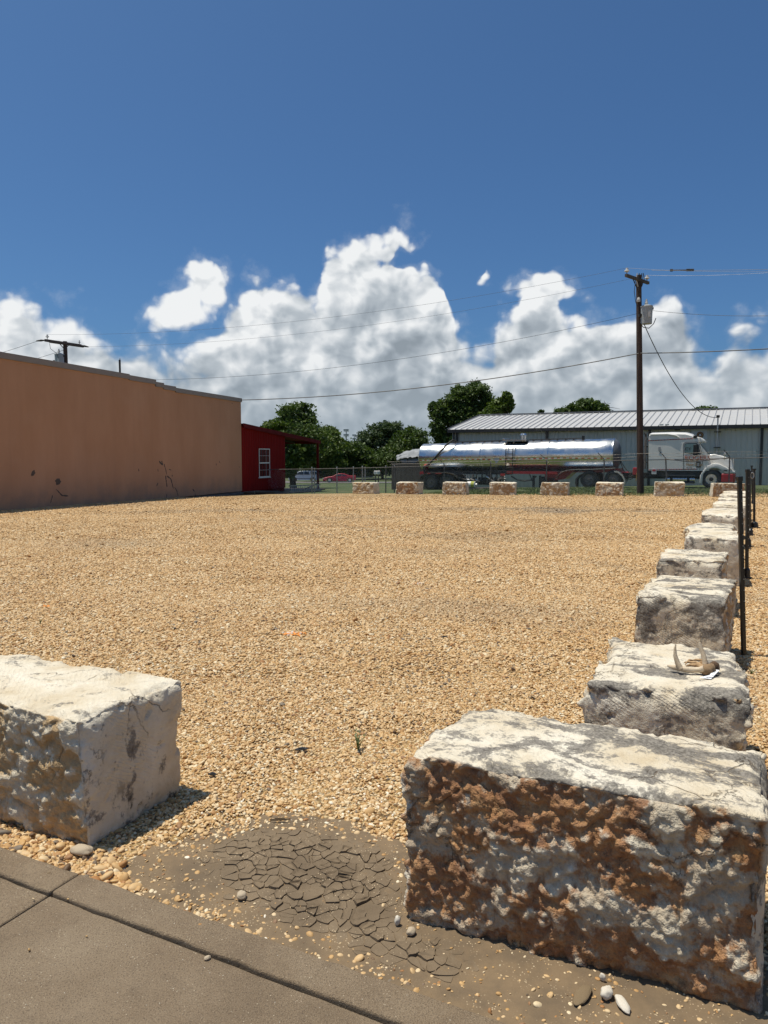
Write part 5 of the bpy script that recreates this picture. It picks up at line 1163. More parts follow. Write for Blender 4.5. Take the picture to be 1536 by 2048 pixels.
# ================================================================== CHAIN-LINK FENCE
c0 = Vector((0.4, 38.7, 0)); CP = Plane(c0.xy, math.radians(-25.0))
rail_px = [(300, 944), (505, 938.8), (580, 938.6), (706, 936.5), (840, 932.8), (981, 927), (1092, 923.5), (1290, 920), (1400, 918), (1536, 915), (1700, 912)]
RZ = [CP(u, v) for u, v in rail_px]
rz_ = lambda s: float(np.interp(s, [a for a, _ in RZ], [b for _, b in RZ]))
cf = thing('chain_link_fence', 'galvanised chain link fence with slanted arms running past truck and cars', 'fence', (c0.x, c0.y, gz(c0.x, c0.y)), CP.ang); cz0 = gz(c0.x, c0.y)
sa, sb = CP(520, 938)[0], CP(1640, 915)[0]
gs = lambda s: gz(*CP.pt(s).xy) - .03
N_ = 70; MB().tube([(sa + (sb - sa) * i / N_, 0, rz_(sa + (sb - sa) * i / N_) - cz0) for i in range(N_ + 1)],   .017, 8).build('top_rail', MSTEEL, cf, smooth=True)
posts = [(508, 0), (623, 2), (673, 0), (706, 0), (724, 2), (771, 0), (788, 1), (888, 1), (981, 1), (1093, 1), (1208, 1), (1331, 1), (1459, 1), (1600, 1)]
for u, k in posts:
    s = CP(u, 930)[0]; lean = -.10 if u == 1331 else 0; top = rz_(s) - cz0 + (.06 if k != 2 else .08)
    MB().cyl((s - lean, .04, gs(s) - cz0 - .05), (s, .04, top), .03 if k != 2 else .04, n=10).build('post', MGALV if u < 760 else MSTEEL, cf)
    if k == 1: MB().tube([(s, .04, top), (s - .07, -.06, top + .10), (s - .24, -.28, top + .30)], .018, 6).build('barb_arm', MCHAS if u > 1200 else MSTEEL, cf)
    if k == 2: MB().cyl((s + .16, .04, gs(s) - cz0 - .05), (s + .16, .04, top - .02), .035, n=10).build('post', MGALV, cf)
    MB().cyl((s, .04, top), (s, .04, top + .03), .036, .02, n=10).build('post_cap', MGALV, cf)
for k in (0, 1):
    P_ = []
    s = CP(786, 930)[0]
    while s < sb: P_.append((s - .12 * (k + 1), -.12 - .14 * k, rz_(s) - cz0 + .14 + .13 * k + .02 * math.sin(s * 2.1))); s += .8
    MB().tube(P_, .006, 4).build('barbed_wire', MSTEEL, cf)
s2, z2 = CP(1385, 924); MB().tube([(CP(1330, 918)[0], -.05, CP(1330, 918)[1] - cz0), (s2, -.03, z2 - cz0), (CP(1459, 915)[0], -.05, CP(1459, 915)[1] - cz0)], .02, 8).build('sagging_brace', MSTEEL, cf)
# woven wire: straight strands along both diagonals
V = []; F = []; pitch = .07
def strand(x0, z0, x1, z1, y):
    b = len(V); r = .0016; d = Vector((x1 - x0, 0, z1 - z0)).normalized(); nrm = Vector((-d.z, 0, d.x)) * r
    for (x, z) in ((x0, z0), (x1, z1)): V.extend([(x + nrm.x, y, z + nrm.z), (x - nrm.x, y, z - nrm.z), (x, y - r * 1.6, z)])
    F.extend([(b, b + 3, b + 4, b + 1), (b + 1, b + 4, b + 5, b + 2), (b + 2, b + 5, b + 3, b)])
s = sa
while s < sb:
    hgt = rz_(s) - gs(s); z0 = gs(s) - cz0 + .03; z1 = rz_(s) - cz0
    strand(s, z0, s + hgt * .75, z1, .0); strand(s + hgt * .75, z0, s, z1, .006); s += pitch
tag(link('woven_wire', np_mesh('woven_wire', V, F, MGALV), cf), kind='stuff')

# ================================================================== UTILITY POLES AND LINES
def pole_thing(label, base, top, r0, r1):
    o = thing('utility_pole', label, 'utility pole', (base.x, base.y, base.z - .05)); d = top - base
    MB().tube([(d.x * i / 8, d.y * i / 8, d.z * i / 8) for i in range(9)], [r0 + (r1 - r0) * i / 8 for i in range(9)], 18).build('pole', MPOLE, o, smooth=True, angle=60); return o
def rel(o, p): return p - Vector(o.location)
def arm_on(o, pA, pB, w=.10, h=.12): return MB().beam(rel(o, pA), rel(o, pB), w, h).build('crossarm', MARM, o)
def insul(o, p, s=1.0):
    q = rel(o, p); i_ = MB().tube([q, q + Vector((0, 0, .05)), q + Vector((0, 0, .06)), q + Vector((0, 0, .11)), q + Vector((0, 0, .12)), q + Vector((0, 0, .20))], [.03 * s, .03 * s, .085 * s, .07 * s, .045 * s, .035 * s], 12).build('insulator', MPORC, o)
    MB().cyl(q - Vector((0, 0, .10)), q, .014, n=6).build('pin', MCHAS, i_)
def transformer(o, c, r, h):
    q = rel(o, c)
    t = MB().tube([q + Vector((0, 0, -h / 2)), q + Vector((0, 0, h / 2 - .06)), q + Vector((0, 0, h / 2 - .05)), q + Vector((0, 0, h / 2)), q + Vector((0, 0, h / 2 + .05))], [r * .94, r, r * 1.06, r * 1.02, r * .5], 24).build('transformer', MXF, o, smooth=True, angle=40)
    MB().tube([q + Vector((-.02, 0, h / 2 + .03)), q + Vector((-.02, 0, h / 2 + .12)), q + Vector((-.02, 0, h / 2 + .20)), q + Vector((-.02, 0, h / 2 + .30))], [.05, .075, .05, .03], 10).build('bushing', MPORC, t)
    MB().box(q.x + r * .9, q.x + r * 1.15, q.y - .05, q.y + .05, q.z + h * .30, q.z + h * .42).build('side_terminal', MCHAS, t); MB().box(q.x - .02, q.x + r * .35, q.y - r * 1.03, q.y - r * .9, q.z - .12, q.z + .15).build('rating_plate', MTAPW, t)
    MB().box(q.x - r * 1.35, q.x - r * .8, q.y - .08, q.y + .08, q.z - h * .1, q.z + h * .05).build('mounting_bracket', MCHAS, t)
    return t
pb_ = gp(1281, 987.5); y0 = pb_.y
pt_ = at_depth(1277.5, 548, y0)
PR = pole_thing('tall dark wooden utility pole with grey transformer, right of the tanker', pb_, pt_, .155, .115)
A1, A2 = at_depth(1249, 552.5, y0 - .85), at_depth(1294, 568, y0 + .75); mid = (A1 + A2) / 2
shift = Vector((0, -.18, 0)); arm_on(PR, A1 + shift, A2 + shift)
i1, i2 = A1.lerp(A2, .04) + shift + Vector((0, 0, .12)), A1.lerp(A2, .93) + shift + Vector((0, 0, .12)); insul(PR, i1, 1.3); insul(PR, i2, 1.3)
for k in (.28, .72): MB().beam(rel(PR, A1.lerp(A2, k) + shift), rel(PR, at_depth(1278, 592, y0) + shift * .7), .02, .045).build('arm_brace', MCHAS, PR)
for dx in (-.14, -.05, .06, .13): q = rel(PR, at_depth(1277.5, 556, y0)); MB().tube([q + Vector((dx, -.2, .16)), q + Vector((dx * 1.3, -.22, -.1)), q + Vector((dx * .6, -.18, -.42))], .018, 6).build('cutout_lead', rs.choice([MXF, MCHAS, MPORC]), PR)
transformer(PR, at_depth(1293, 630, y0 - .25), .255, .78)
q = rel(PR, at_depth(1277, 604, y0 - .16)); MB().tube([q, q + Vector((0, 0, .10)), q + Vector((0, 0, .2))], [.075, .085, .05], 12).build('meter_cap', MPORC, PR)
q = rel(PR, at_depth(1271, 560, y0 - .15)); MB().tube([q, q + Vector((-.04, 0, -.5)), q + Vector((.02, 0, -.9)), q + Vector((.12, 0, -1.2))], .014, 6).build('drop_lead', MWIRE, PR)
q = rel(PR, at_depth(1298, 650, y0 - .3)); MB().tube([q + Vector((-.4, 0, .1)), q + Vector((-.25, 0, -.1)), q + Vector((0, 0, -.14)), q + Vector((.2, 0, .05)), q + Vector((.3, 0, .3))], .018, 6).build('transformer_lead', MWIRE, PR)

yl = 44.0; lt = at_depth(130, 681, yl); lbp = Vector((lt.x, yl, gz(lt.x, yl)))
PL = pole_thing('dark utility pole with crossarm rising behind the tan building', lbp, lt, .15, .115)
B1_, B2_ = at_depth(93, 681.5, yl - 1.3), at_depth(164, 692.0, yl + 1.25); sh = Vector((0, -.17, 0)); arm_on(PL, B1_ + sh, B2_ + sh, .11, .14); arm_on(PL, B1_.lerp(B2_, .05) + Vector((0, .17, 0)), B2_ + Vector((0, .17, 0)), .11, .14)
insul(PL, B1_.lerp(B2_, .06) + sh + Vector((0, 0, .14)), 1.2); insul(PL, B1_.lerp(B2_, .96) + sh + Vector((0, 0, .10)), .8)
for k in (.35, .68): MB().beam(rel(PL, B1_.lerp(B2_, k) + sh), rel(PL, at_depth(131, 699, yl) + sh * .7), .02, .045).build('arm_brace', MCHAS, PL)
for e, dv in ((B1_ + sh, (-1, -.3)), (B2_ + sh, (.9, .35))): q = rel(PL, e); MB().tube([q, q + Vector((dv[0] * .2, dv[1] * .2, -.02)), q + Vector((dv[0] * .45, dv[1] * .45, -.06))], [.03, .06, .03], 8).build('strain_insulator', MCHAS, PL)
transformer(PL, at_depth(119, 722, yl - .35), .26, .8)
q = rel(PL, at_depth(99, 687, yl - .9)); MB().tube([q, q + Vector((.05, 0, -.3)), q + Vector((.35, .1, -.55)), q + Vector((.42, .2, -.85))], .012, 6).build('drop_lead', MWIRE, PL)

def wire(label, a, b, sag, r=.011, mat=MWIRE, group='overhead lines', n=48):
    P_ = [a.lerp(b, i / n) - Vector((0, 0, sag * 4 * (i / n) * (1 - i / n))) for i in range(n + 1)]; o_ = P_[0].copy()
    o = MB().tube([p - o_ for p in P_], r, 5).build('power_line', mat); o.location = o_; return tag(o, label, 'power line', group)
ends = WP.pt(se - .3, .6); bc = at_depth(482, 800, WP.pt(se, .3).y)
wire('thick black cable from the tan building corner up to the utility pole', bc, at_depth(1277, 707, y0 - .14), .42, .022)
wire('thick black cable leaving the pole to the right, below the transformer', at_depth(1281, 706.5, y0 - .14), at_depth(1830, 675, y0 - 5), .12, .022)
wire('thin wire from the transformer level sloping left behind the tan building', at_depth(1276, 627, y0 - .13), at_depth(131, 757, yl), 1.0, .0075)
wire('thin wire leaving the transformer to the right', at_depth(1303, 621, y0 - .3), at_depth(1830, 606, y0 - 5), .35, .008)
wire('upper thin wire between the near ends of the two pole crossarms', i1 + Vector((0, 0, .2)), B1_.lerp(B2_, .06) + sh + Vector((0, 0, .34)), .75, .0055, MALW)
wire('lower thin wire between the far ends of the two pole crossarms', i2 + Vector((0, 0, .2)), B2_ + sh + Vector((.35, .1, -.05)), .75, .0055, MALW)
wl = wire('faint top wire leaving the near crossarm end to the right', i1 + Vector((0, 0, .2)), at_depth(1900, 524, y0 - 5.5), .25, .0055, MALW)
wire('faint wire leaving the far crossarm end to the right', i2 + Vector((0, 0, .2)), at_depth(1830, 512, y0 - 4.6), .25, .0055, MALW)
wire('service cable dropping from the pole transformer to the warehouse mast', at_depth(1288, 648, y0 - .2), HP.pt(HP(1434, 836)[0], -.45, HP(1434, 836)[1]), 1.05, .02)
wire('wire running off to the left from the left pole crossarm', B1_ + sh + Vector((-.4, -.1, -.06)), at_depth(-250, 765, yl - 2), .2, .010)
wire('wire running off to the left below the left pole transformer', at_depth(128, 700, yl), at_depth(-250, 795, yl - 2), .2, .010)
fr = .175; pS = (i1 + Vector((0, 0, .2))).lerp(at_depth(1900, 524, y0 - 5.5), .142)
o = thing('line_splice', 'dark rod with knobs clamped on the faint wire right of the pole', 'line splice', pS - Vector((0, 0, .13)), math.atan2(-5.5, 15)); 
pa_, pb2 = at_depth(1343, 540.5, y0 - .9), at_depth(1388, 540.0, y0 - 1.2); o.location = pa_; o.rotation_euler = (0, 0, 0); d = pb2 - pa_
MB().cyl((0, 0, 0), d * .72, .026, n=8).build('rod', MCHAS, o)
for k in (0, .72, .82, .93): MB().cyl(d * k - Vector((.05, 0, 0)), d * k + Vector((.05, 0, 0)), .055, n=8).build('knob', MCHAS, o)
wire('short stretch of wire carrying the dark splice rod', pa_ - d * .9, pb2 + d * 4, .02, .007, MALW)

# ================================================================== BLACK STEEL POSTS beside the right row
def steel_post(label, bu, bv, tu, tv, w, round_=False, foot=.05, loop=False, r=None):
    b_ = gp(bu, bv); t_ = at_depth(tu, tv, b_.y + .0); d = t_ - b_
    o = thing('steel_post', label, 'post', b_, 0, 'black posts along the right row'); k = w / 2
    if round_: MB().tube([(0, 0, 0), d], k, 12).build('shaft', MBLKP, o, smooth=True)
    else: MB().beam((0, 0, 0), d, w, w).build('shaft', MBLKP, o, bevel=.004)
    if foot: MB().beam(d * .0 + Vector((0, 0, .0)), Vector((d.x * .03, d.y * .03, .03)), foot * 2.2, foot * 2.2).build('foot_plate', MBLKP, o, bevel=.004)
    if foot: MB().tube([(0, 0, .03), (0, 0, .12), (0, 0, .15)], [foot * .95, foot * .85, k * 1.1], 12).build('socket', MBLKP, o)
    n = int(d.length / .085)
    for i in range(4, n):
        q = d * (i / n); MB().cyl(q + Vector((k * .45, -k - .003, 0)), q + Vector((k * .45, -k + .001, 0)), .0042, n=8).build('punched_hole', MGALV, o) if not round_ else None
    MB().beam(d * .985, d * 1.012, w * 1.25, w * 1.25).build('cap', MBLKP, o, bevel=.004)
    if loop:
        MB().tube([d + Vector((.0, 0, .0)) + Vector((.05 + .03 * math.cos(t), 0, -.05 + .05 * math.sin(t))) for t in [i * math.pi / 6 for i in range(13)]], .008, 6).build('hook', MGALV, o)
    return o
steel_post('nearest and thickest black square post with punched holes', 1487.5, 1311, 1479, 957, .032, foot=0)
steel_post('second black post, its foot on the open gravel', 1493.5, 1158, 1495, 941, .036, foot=.045)
steel_post('black post with a bright hook at its head, just behind the second', 1496.5, 1094, 1499, 945, .034, True, loop=True)
steel_post('black post close behind the hooked one, thinner', 1500, 1072, 1500, 943, .040, True, foot=.06)
steel_post('slender black post with wide foot and collar standing apart at right', 1508.5, 1056.5, 1508.5, 938.5, .050, True, foot=.085)
steel_post('farthest tall thin black post among the right row', 1505.5, 1008, 1503.5, 932, .05, True)
for u, lb in ((1466.5, 'thin rusty stake left of the black posts at the row end'), (1473.5, 'thin dark stake beside the rusty one at the row end')):
    q = gp(u, 990); t_ = at_depth(u + 1, 948 if u < 1470 else 957, q.y); o = thing('stake', lb, 'stake', q, 0); MB().tube([(0, 0, -.05), t_ - q], .02, 8).build('shaft', M('rusty_steel', (.12, .045, .025), (.07, .03, .02), 9, .8) if u < 1470 else MBLKP, o); MB().cyl((0, 0, 0), (0, 0, .03), .05, n=8).build('collar', MCHAS, o)

# ================================================================== ANTLERS ON THE SECOND BLOCK
zt = .558; an = gp(1400, 1345, zt); BZ = Vector(an)
o = thing('deer_antlers', 'small pair of deer antlers on a sawn skull plate, lying on the block', 'antlers', BZ, 0)
def ax(u, v, h=0.0):                 # a point h above the block top, seen at that pixel
    d = px_dir(u, v); t = (zt + h - HC) / d.z; return Vector((d.x * t, d.y * t, zt + h)) - BZ
MB().tube([ax(1409, 1337, .03), ax(1399, 1339.5, .02), ax(1383, 1340, .016), ax(1367, 1338, .018), ax(1354, 1335.5, .018), ax(1344, 1334, .017), ax(1335, 1331, .02)], [.016, .014, .013, .0145, .013, .010, .003], 12).build('main_beam', MBONE, o, smooth=True, angle=80)
b3 = ax(1362, 1338, .018)
MB().tube([b3, b3 + Vector((-.012, .012, .025)), b3 + Vector((-.022, .02, .06)), b3 + Vector((-.023, .022, .095)), b3 + Vector((-.020, .022, .118))], [.013, .0125, .0095, .006, .002], 12).build('tine', MBONE, o, smooth=True, angle=80)
b4 = ax(1408, 1331, .03)
MB().tube([b4 + Vector((0, -.01, -.012)), b4 + Vector((.004, .0, .02)), b4 + Vector((.0, .014, .055)), b4 + Vector((-.010, .024, .085)), b4 + Vector((-.013, .027, .105))], [.014, .0125, .0115, .010, .007], 12).build('main_beam', MBONE, o, smooth=True, angle=80)
for (u0, v0), (u1, v1), r_ in (((1410, 1334), (1368, 1325), .006), ((1410, 1337), (1372, 1332), .008), ((1415, 1328), (1384, 1321), .006), ((1384, 1321), (1370, 1330), .004), ((1412, 1332), (1395, 1329), .008)):
    a, c = ax(u0, v0, .028), ax(u1, v1, .022); MB().tube([a, a.lerp(c, .4) + Vector((0, 0, .012)), a.lerp(c, .75) + Vector((0, 0, .008)), c], [r_ * 1.3, r_ * 1.2, r_, r_ * .4], 8).build('bone_splinter', M('splintered_bone', (.50, .33, .17), (.30, .18, .09), 40, .85, .4), o, smooth=True, angle=80)
bm = bmesh.new(); bmesh.ops.create_icosphere(bm, subdivisions=3, radius=1.0)
for w in bm.verts:
    w.co *= 1 + .28 * mnoise.noise(w.co * 1.8) + .10 * mnoise.noise(w.co * 6)
for fa in bm.faces: fa.smooth = True
me = bpy.data.meshes.new('skull_plate'); bm.to_mesh(me); bm.free(); me.materials.append(MHIDE); link('skull_plate', me, o, ax(1417, 1339, .022), (0.2, .1, .4), (.036, .030, .030))
bm = bmesh.new(); bmesh.ops.create_icosphere(bm, subdivisions=3, radius=1.0)
for w in bm.verts: w.co *= 1 + .25 * mnoise.noise(w.co * 2.2 + Vector((4, 0, 0)))
for fa in bm.faces: fa.smooth = True
me = bpy.data.meshes.new('fur_tuft'); bm.to_mesh(me); bm.free(); me.materials.append(M('dark_fur', (.10, .055, .028), (.18, .11, .06), 60, .95, .6)); link('fur_tuft', me, o, ax(1428, 1334, .024), (0, 0, 0), (.026, .02, .027))
# price tag tied to them
tg = thing('price_tag', 'white paper price tag with handwriting beside the antlers', 'tag', BZ + ax(1424, 1350, .004), 0); TB = Vector(tg.location) - BZ
c4 = [ax(1398, 1355, .004), ax(1422, 1358, .004), ax(1439, 1340, .022), ax(1428, 1338.5, .022), ax(1419, 1350, .012)]
c4 = [p - TB for p in c4]; dn = Vector((0, 0, -.0012))
MB().add([*c4, *[p + dn for p in c4]], [(0, 1, 2, 3, 4), (9, 8, 7, 6, 5)] + [(i, i + 5, (i + 1) % 5 + 5, (i + 1) % 5) for i in range(5)]).build('card', MTAG, tg)
for k, (u, v, w_) in enumerate(((1411, 1352.5, .022), (1419, 1354.5, .030), (1427, 1351, .016))):
    p = ax(u, v, .0065 + .002 * k) - TB; MB().tube([p + Vector((-w_ / 2 + w_ * i / 6, .003 * (-1) ** i, .0)) for i in range(7)], .0011, 5).build('handwriting', MINK, tg)
p = ax(1428, 1342.5, .0215) - TB; MB().cyl(p, p + Vector((0, 0, .003)), .0028, n=8).build('eyelet', MINK, tg)
# ================================================================== CARS ON THE ROAD
def car(label, u, v, name, L_, prof, glass, wheels, mat, H, width=1.8, lamps=()):
    """profile points in metres (x along the car, z up); nose towards -x"""
    b_ = gp(u, v); o = thing(name, label, 'car', (b_.x, b_.y, gz(b_.x, b_.y) + .02), math.radians(2))
    V = []; n = len(prof); yl_ = [(0, 0), (.10, .0), (width - .10, 0), (width, 0)]
    m = MB(); ztop = max(z for _, z in prof); belt = H
    for k, y in enumerate((0.0, .04, .25, width - .25, width - .04, width)):
        for x, z in prof:
            f_ = max(0, (z - belt) / (ztop - belt)); tuck = .22 * f_
            yy = y + (tuck if y < width / 2 else -tuck); zz = z - (.03 if k in (0, 5) else 0) * (1 if z > .5 else 0); V.append((x, yy, zz))
    F = [(j * n + i, j * n + (i + 1) % n, (j + 1) * n + (i + 1) % n, (j + 1) * n + i) for j in range(5) for i in range(n)] + [tuple(range(n - 1, -1, -1)), tuple(range(5 * n, 6 * n))]
    body = m.add(V, F).build('body', mat, o, smooth=True, angle=30)
    for g in glass:
        gp_ = MB(); yo = lambda z: .22 * max(0, (z - belt) / (ztop - belt)) - .012
        vs = [(x, yo(z), z) for x, z in g] + [(x, yo(z) + .02, z) for x, z in g]; k = len(g)
        gp_.add(vs, [tuple(range(k)), tuple(range(2 * k - 1, k - 1, -1))] + [(i, (i + 1) % k, (i + 1) % k + k, i + k) for i in range(k)]).build('side_window', MGLD, o)
    for wx in wheels:
        for y, fl in ((.0, 0), (width, math.pi)):
            w = MB(); rt = ring_y([(-.01, .19), (-.02, .22), (0, .31), (.03, .335), (.17, .335), (.2, .31), (.2, .2)], 24, False).build('wheel', MRUB, o, smooth=True, angle=50); rt.location = (wx, y, .335); rt.rotation_euler = (0, 0, fl)
            r2 = ring_y([(-.012, .05), (-.005, .12), (-.02, .20), (.03, .205)], 20).build('rim', MCHR, rt, smooth=True)
    for (x, z, w_, h_, mt) in lamps: MB().box(x - w_ / 2, x + w_ / 2, -.012, .06, z - h_ / 2, z + h_ / 2).build('lamp', mt, o)
    return o
MSUV = M('silver_white_car_paint', (.62, .63, .64), (.55, .56, .57), 2, .3, coat=.5); MRCAR = M('bright_red_car_paint', (.45, .012, .018), (.40, .01, .015), 2, .28, coat=.6)
L1 = 4.75
suv = car('silver white sport utility car parked left of the porch post', 577, 964.3, 'suv', L1,
    [(0, .34), (0, .72), (.08, .95), (.25, 1.05), (1.05, 1.14), (1.55, 1.62), (1.75, 1.70), (2.6, 1.75), (4.3, 1.73), (4.55, 1.62), (4.72, 1.08), (4.75, .6), (4.72, .36), (4.25, .30), (4.2, .62), (3.95, .76), (3.6, .76), (3.38, .62), (3.33, .28), (1.33, .28), (1.28, .62), (1.05, .76), (.72, .76), (.48, .62), (.43, .30)],
    [[(1.25, 1.16), (1.62, 1.56), (2.35, 1.62), (2.35, 1.16)], [(2.45, 1.16), (2.45, 1.62), (3.15, 1.63), (3.3, 1.16)], [(3.5, 1.16), (3.42, 1.62), (4.3, 1.60), (4.45, 1.18)]], (.88, 3.78), MSUV, 1.12, 1.85, [(.06, .86, .2, .2, MTAPW), (4.66, .95, .12, .4, MTAPR)])
MB().box(1.1, 1.3, -.2, -.02, 1.12, 1.30).build('door_mirror', MCHAS, suv, bevel=.03); MB().box(1.9, 4.2, .38, .44, 1.76, 1.80).build('roof_rail', MCHAS, suv); MB().box(.5, 4.2, -.02, .01, .50, .58).build('sill_moulding', MCHAS, suv)
redc = car('bright red low sports coupe parked on the road', 646, 965.3, 'sports_car', 4.6,
    [(0, .30), (-.02, .48), (.10, .64), (.7, .78), (1.35, .88), (1.75, 1.10), (2.15, 1.24), (2.7, 1.27), (3.15, 1.18), (3.75, .96), (4.35, .92), (4.6, .90), (4.66, .70), (4.6, .34), (4.2, .26), (4.15, .52), (3.95, .66), (3.6, .66), (3.4, .52), (3.35, .22), (1.35, .22), (1.3, .52), (1.1, .66), (.75, .66), (.55, .52), (.5, .26)],
    [[(1.62, .93), (1.95, 1.10), (2.3, 1.19), (2.62, 1.20), (2.62, .94)], [(2.70, .94), (2.70, 1.19), (3.05, 1.12), (3.35, .96)]], (.92, 3.77), MRCAR, .90, 1.78, [(.06, .56, .14, .14, MTAPW), (4.60, .72, .10, .16, MTAPR)])
MB().box(1.5, 1.68, -.16, -.01, .90, 1.0).build('door_mirror', MRCAR, redc, bevel=.03); MB().box(4.1, 4.62, .1, 1.68, .96, 1.0).build('spoiler', MRCAR, redc)
b_ = gp(640, 963.5); o = thing('parked_trailer', 'low grey trailer parked between the two cars', 'trailer', (b_.x - 2.2, b_.y + .8, gz(b_.x, b_.y) + .02), 0)
MB().box(0, 2.4, 0, 1.5, .45, .75).build('bed', MDAL, o, bevel=.03); MB().box(.1, .5, .1, 1.4, .76, 1.15).build('headboard', MSTEEL, o); MB().cyl((1.2, -.1, .3), (1.2, .1, .3), .3, n=18).build('wheel', MRUB, o); MB().box(-.9, 0, .7, .8, .48, .56).build('tow_bar', MCHAS, o)

# ================================================================== HOUSE AND BUILDINGS BEYOND, FLOODLIGHTS
hb = at_depth(578, 905, 175); zg = gz(hb.x, hb.y); xw = at_depth(618, 905, 175).x - hb.x; ztp = at_depth(590, 906, 175).z; zev = at_depth(590, 923.5, 175).z
o = thing('distant_house', 'far house with brown hipped roof half hidden by trees', 'house', (hb.x, hb.y, zg)); W_ = xw
MB().box(-6, W_ - .6, 0, 9, -.3, zev - zg).build('wall', M('pale_house_wall', (.30, .27, .24), (.25, .22, .2), 1, .9), o)
e = zev - zg; t_ = ztp - zg
MB().add([(-7, -.7, e), (W_, -.7, e), (W_, 9.7, e), (-7, 9.7, e), (-3, 4.5, t_), (W_ - 3.6, 4.5, t_)], [(0, 1, 5, 4), (1, 2, 5), (2, 3, 4, 5), (3, 0, 4), (0, 3, 2, 1)]).build('roof', M('brown_shingle_roof', (.16, .085, .06), (.12, .065, .045), 1.5, .9, .3), o)
for x in (W_ - 3.2, W_ - 5.6):
    w = MB().box(x, x + 1.1, -.06, -.005, e - 2.0, e - .5).build('window', MWHT, o); MB().box(x + .1, x + 1.0, -.08, -.065, e - 1.9, e - .6).build('pane', MGLD, w)
for (u0, u1, v0, v1, D, lb, colr) in ((655, 745, 930, 956, 150, 'long low grey shed beyond the red car', (.17, .18, .18)), (520, 575, 936, 957, 160, 'low dark outbuilding behind the silver car', (.12, .11, .10))):
    q0, q1 = at_depth(u0, v0, D), at_depth(u1, v1, D); zg = gz(q0.x, D)
    o = thing('outbuilding', lb, 'shed', (q0.x, D, zg)); ww = q1.x - q0.x; hh = q0.z - zg
    MB().box(0, ww, 0, 6, -.3, hh - .9).build('wall', M('outbuilding_wall', colr), o); MB().add([(-.3, -.4, hh - .95), (ww + .3, -.4, hh - .95), (ww + .3, 3, hh), (-.3, 3, hh), (ww + .3, 6.4, hh - .95), (-.3, 6.4, hh - .95)], [(0, 1, 2, 3), (3, 2, 4, 5), (0, 3, 5), (1, 4, 2), (0, 5, 4, 1)]).build('roof', M('outbuilding_roof', (.28, .28, .28)), o)
    MB().box(ww * .4, ww * .4 + 2.4, -.05, -.003, -.2, min(2.2, hh - 1.2)).build('door', MDAL, o)
for u, v, vb, wpx, D, lb in ((692.5, 862, 960, 10, 230, 'left sports floodlight mast rising above the trees'), (708.5, 871.5, 960, 7.5, 310, 'smaller right sports floodlight mast beyond the trees')):
    t_ = at_depth(u, v, D); zg = gz(t_.x, D); o = thing('floodlight_mast', lb, 'floodlight', (t_.x, D, zg), 0, 'sports floodlights'); hh = t_.z - zg; ww = wpx / FPX * D
    MB().cyl((0, 0, 0), (0, 0, hh), .28, .16, n=10).build('mast', MGALV, o)
    for k in (0, 1): MB().beam((-ww / 2, 0, hh - .1 - 1.5 * k), (ww / 2, 0, hh - .1 - 1.5 * k), .15, .15).build('crossbar', MGALV, o)
    for k in range(4):
        for j in (0, 1): x = -ww / 2 + ww * (k + .5) / 4; MB().box(x - .28, x + .28, -.45, -.1, hh + .05 - 1.5 * j, hh + .55 - 1.5 * j).build('lamp', MWHITE, o)
for u, lb in ((751, 'white mailbox on a post beyond the leftmost far block'), (757, 'second white mailbox on a post beyond the far block')):
    q = gp(u, 966.5); q = gp(u, 966.8); o = thing('mailbox', lb, 'mailbox', q, 0, 'roadside mailboxes'); MB().box(-.06, .06, -.06, .06, -.05, 1.05).build('post', MPLANK, o); MB().box(-.2, .2, -.32, .32, 1.051, 1.5).build('box', MWHITE, o, bevel=.08); MB().box(.2, .23, -.1, .0, 1.3, 1.55).build('flag', MTAPR, o)

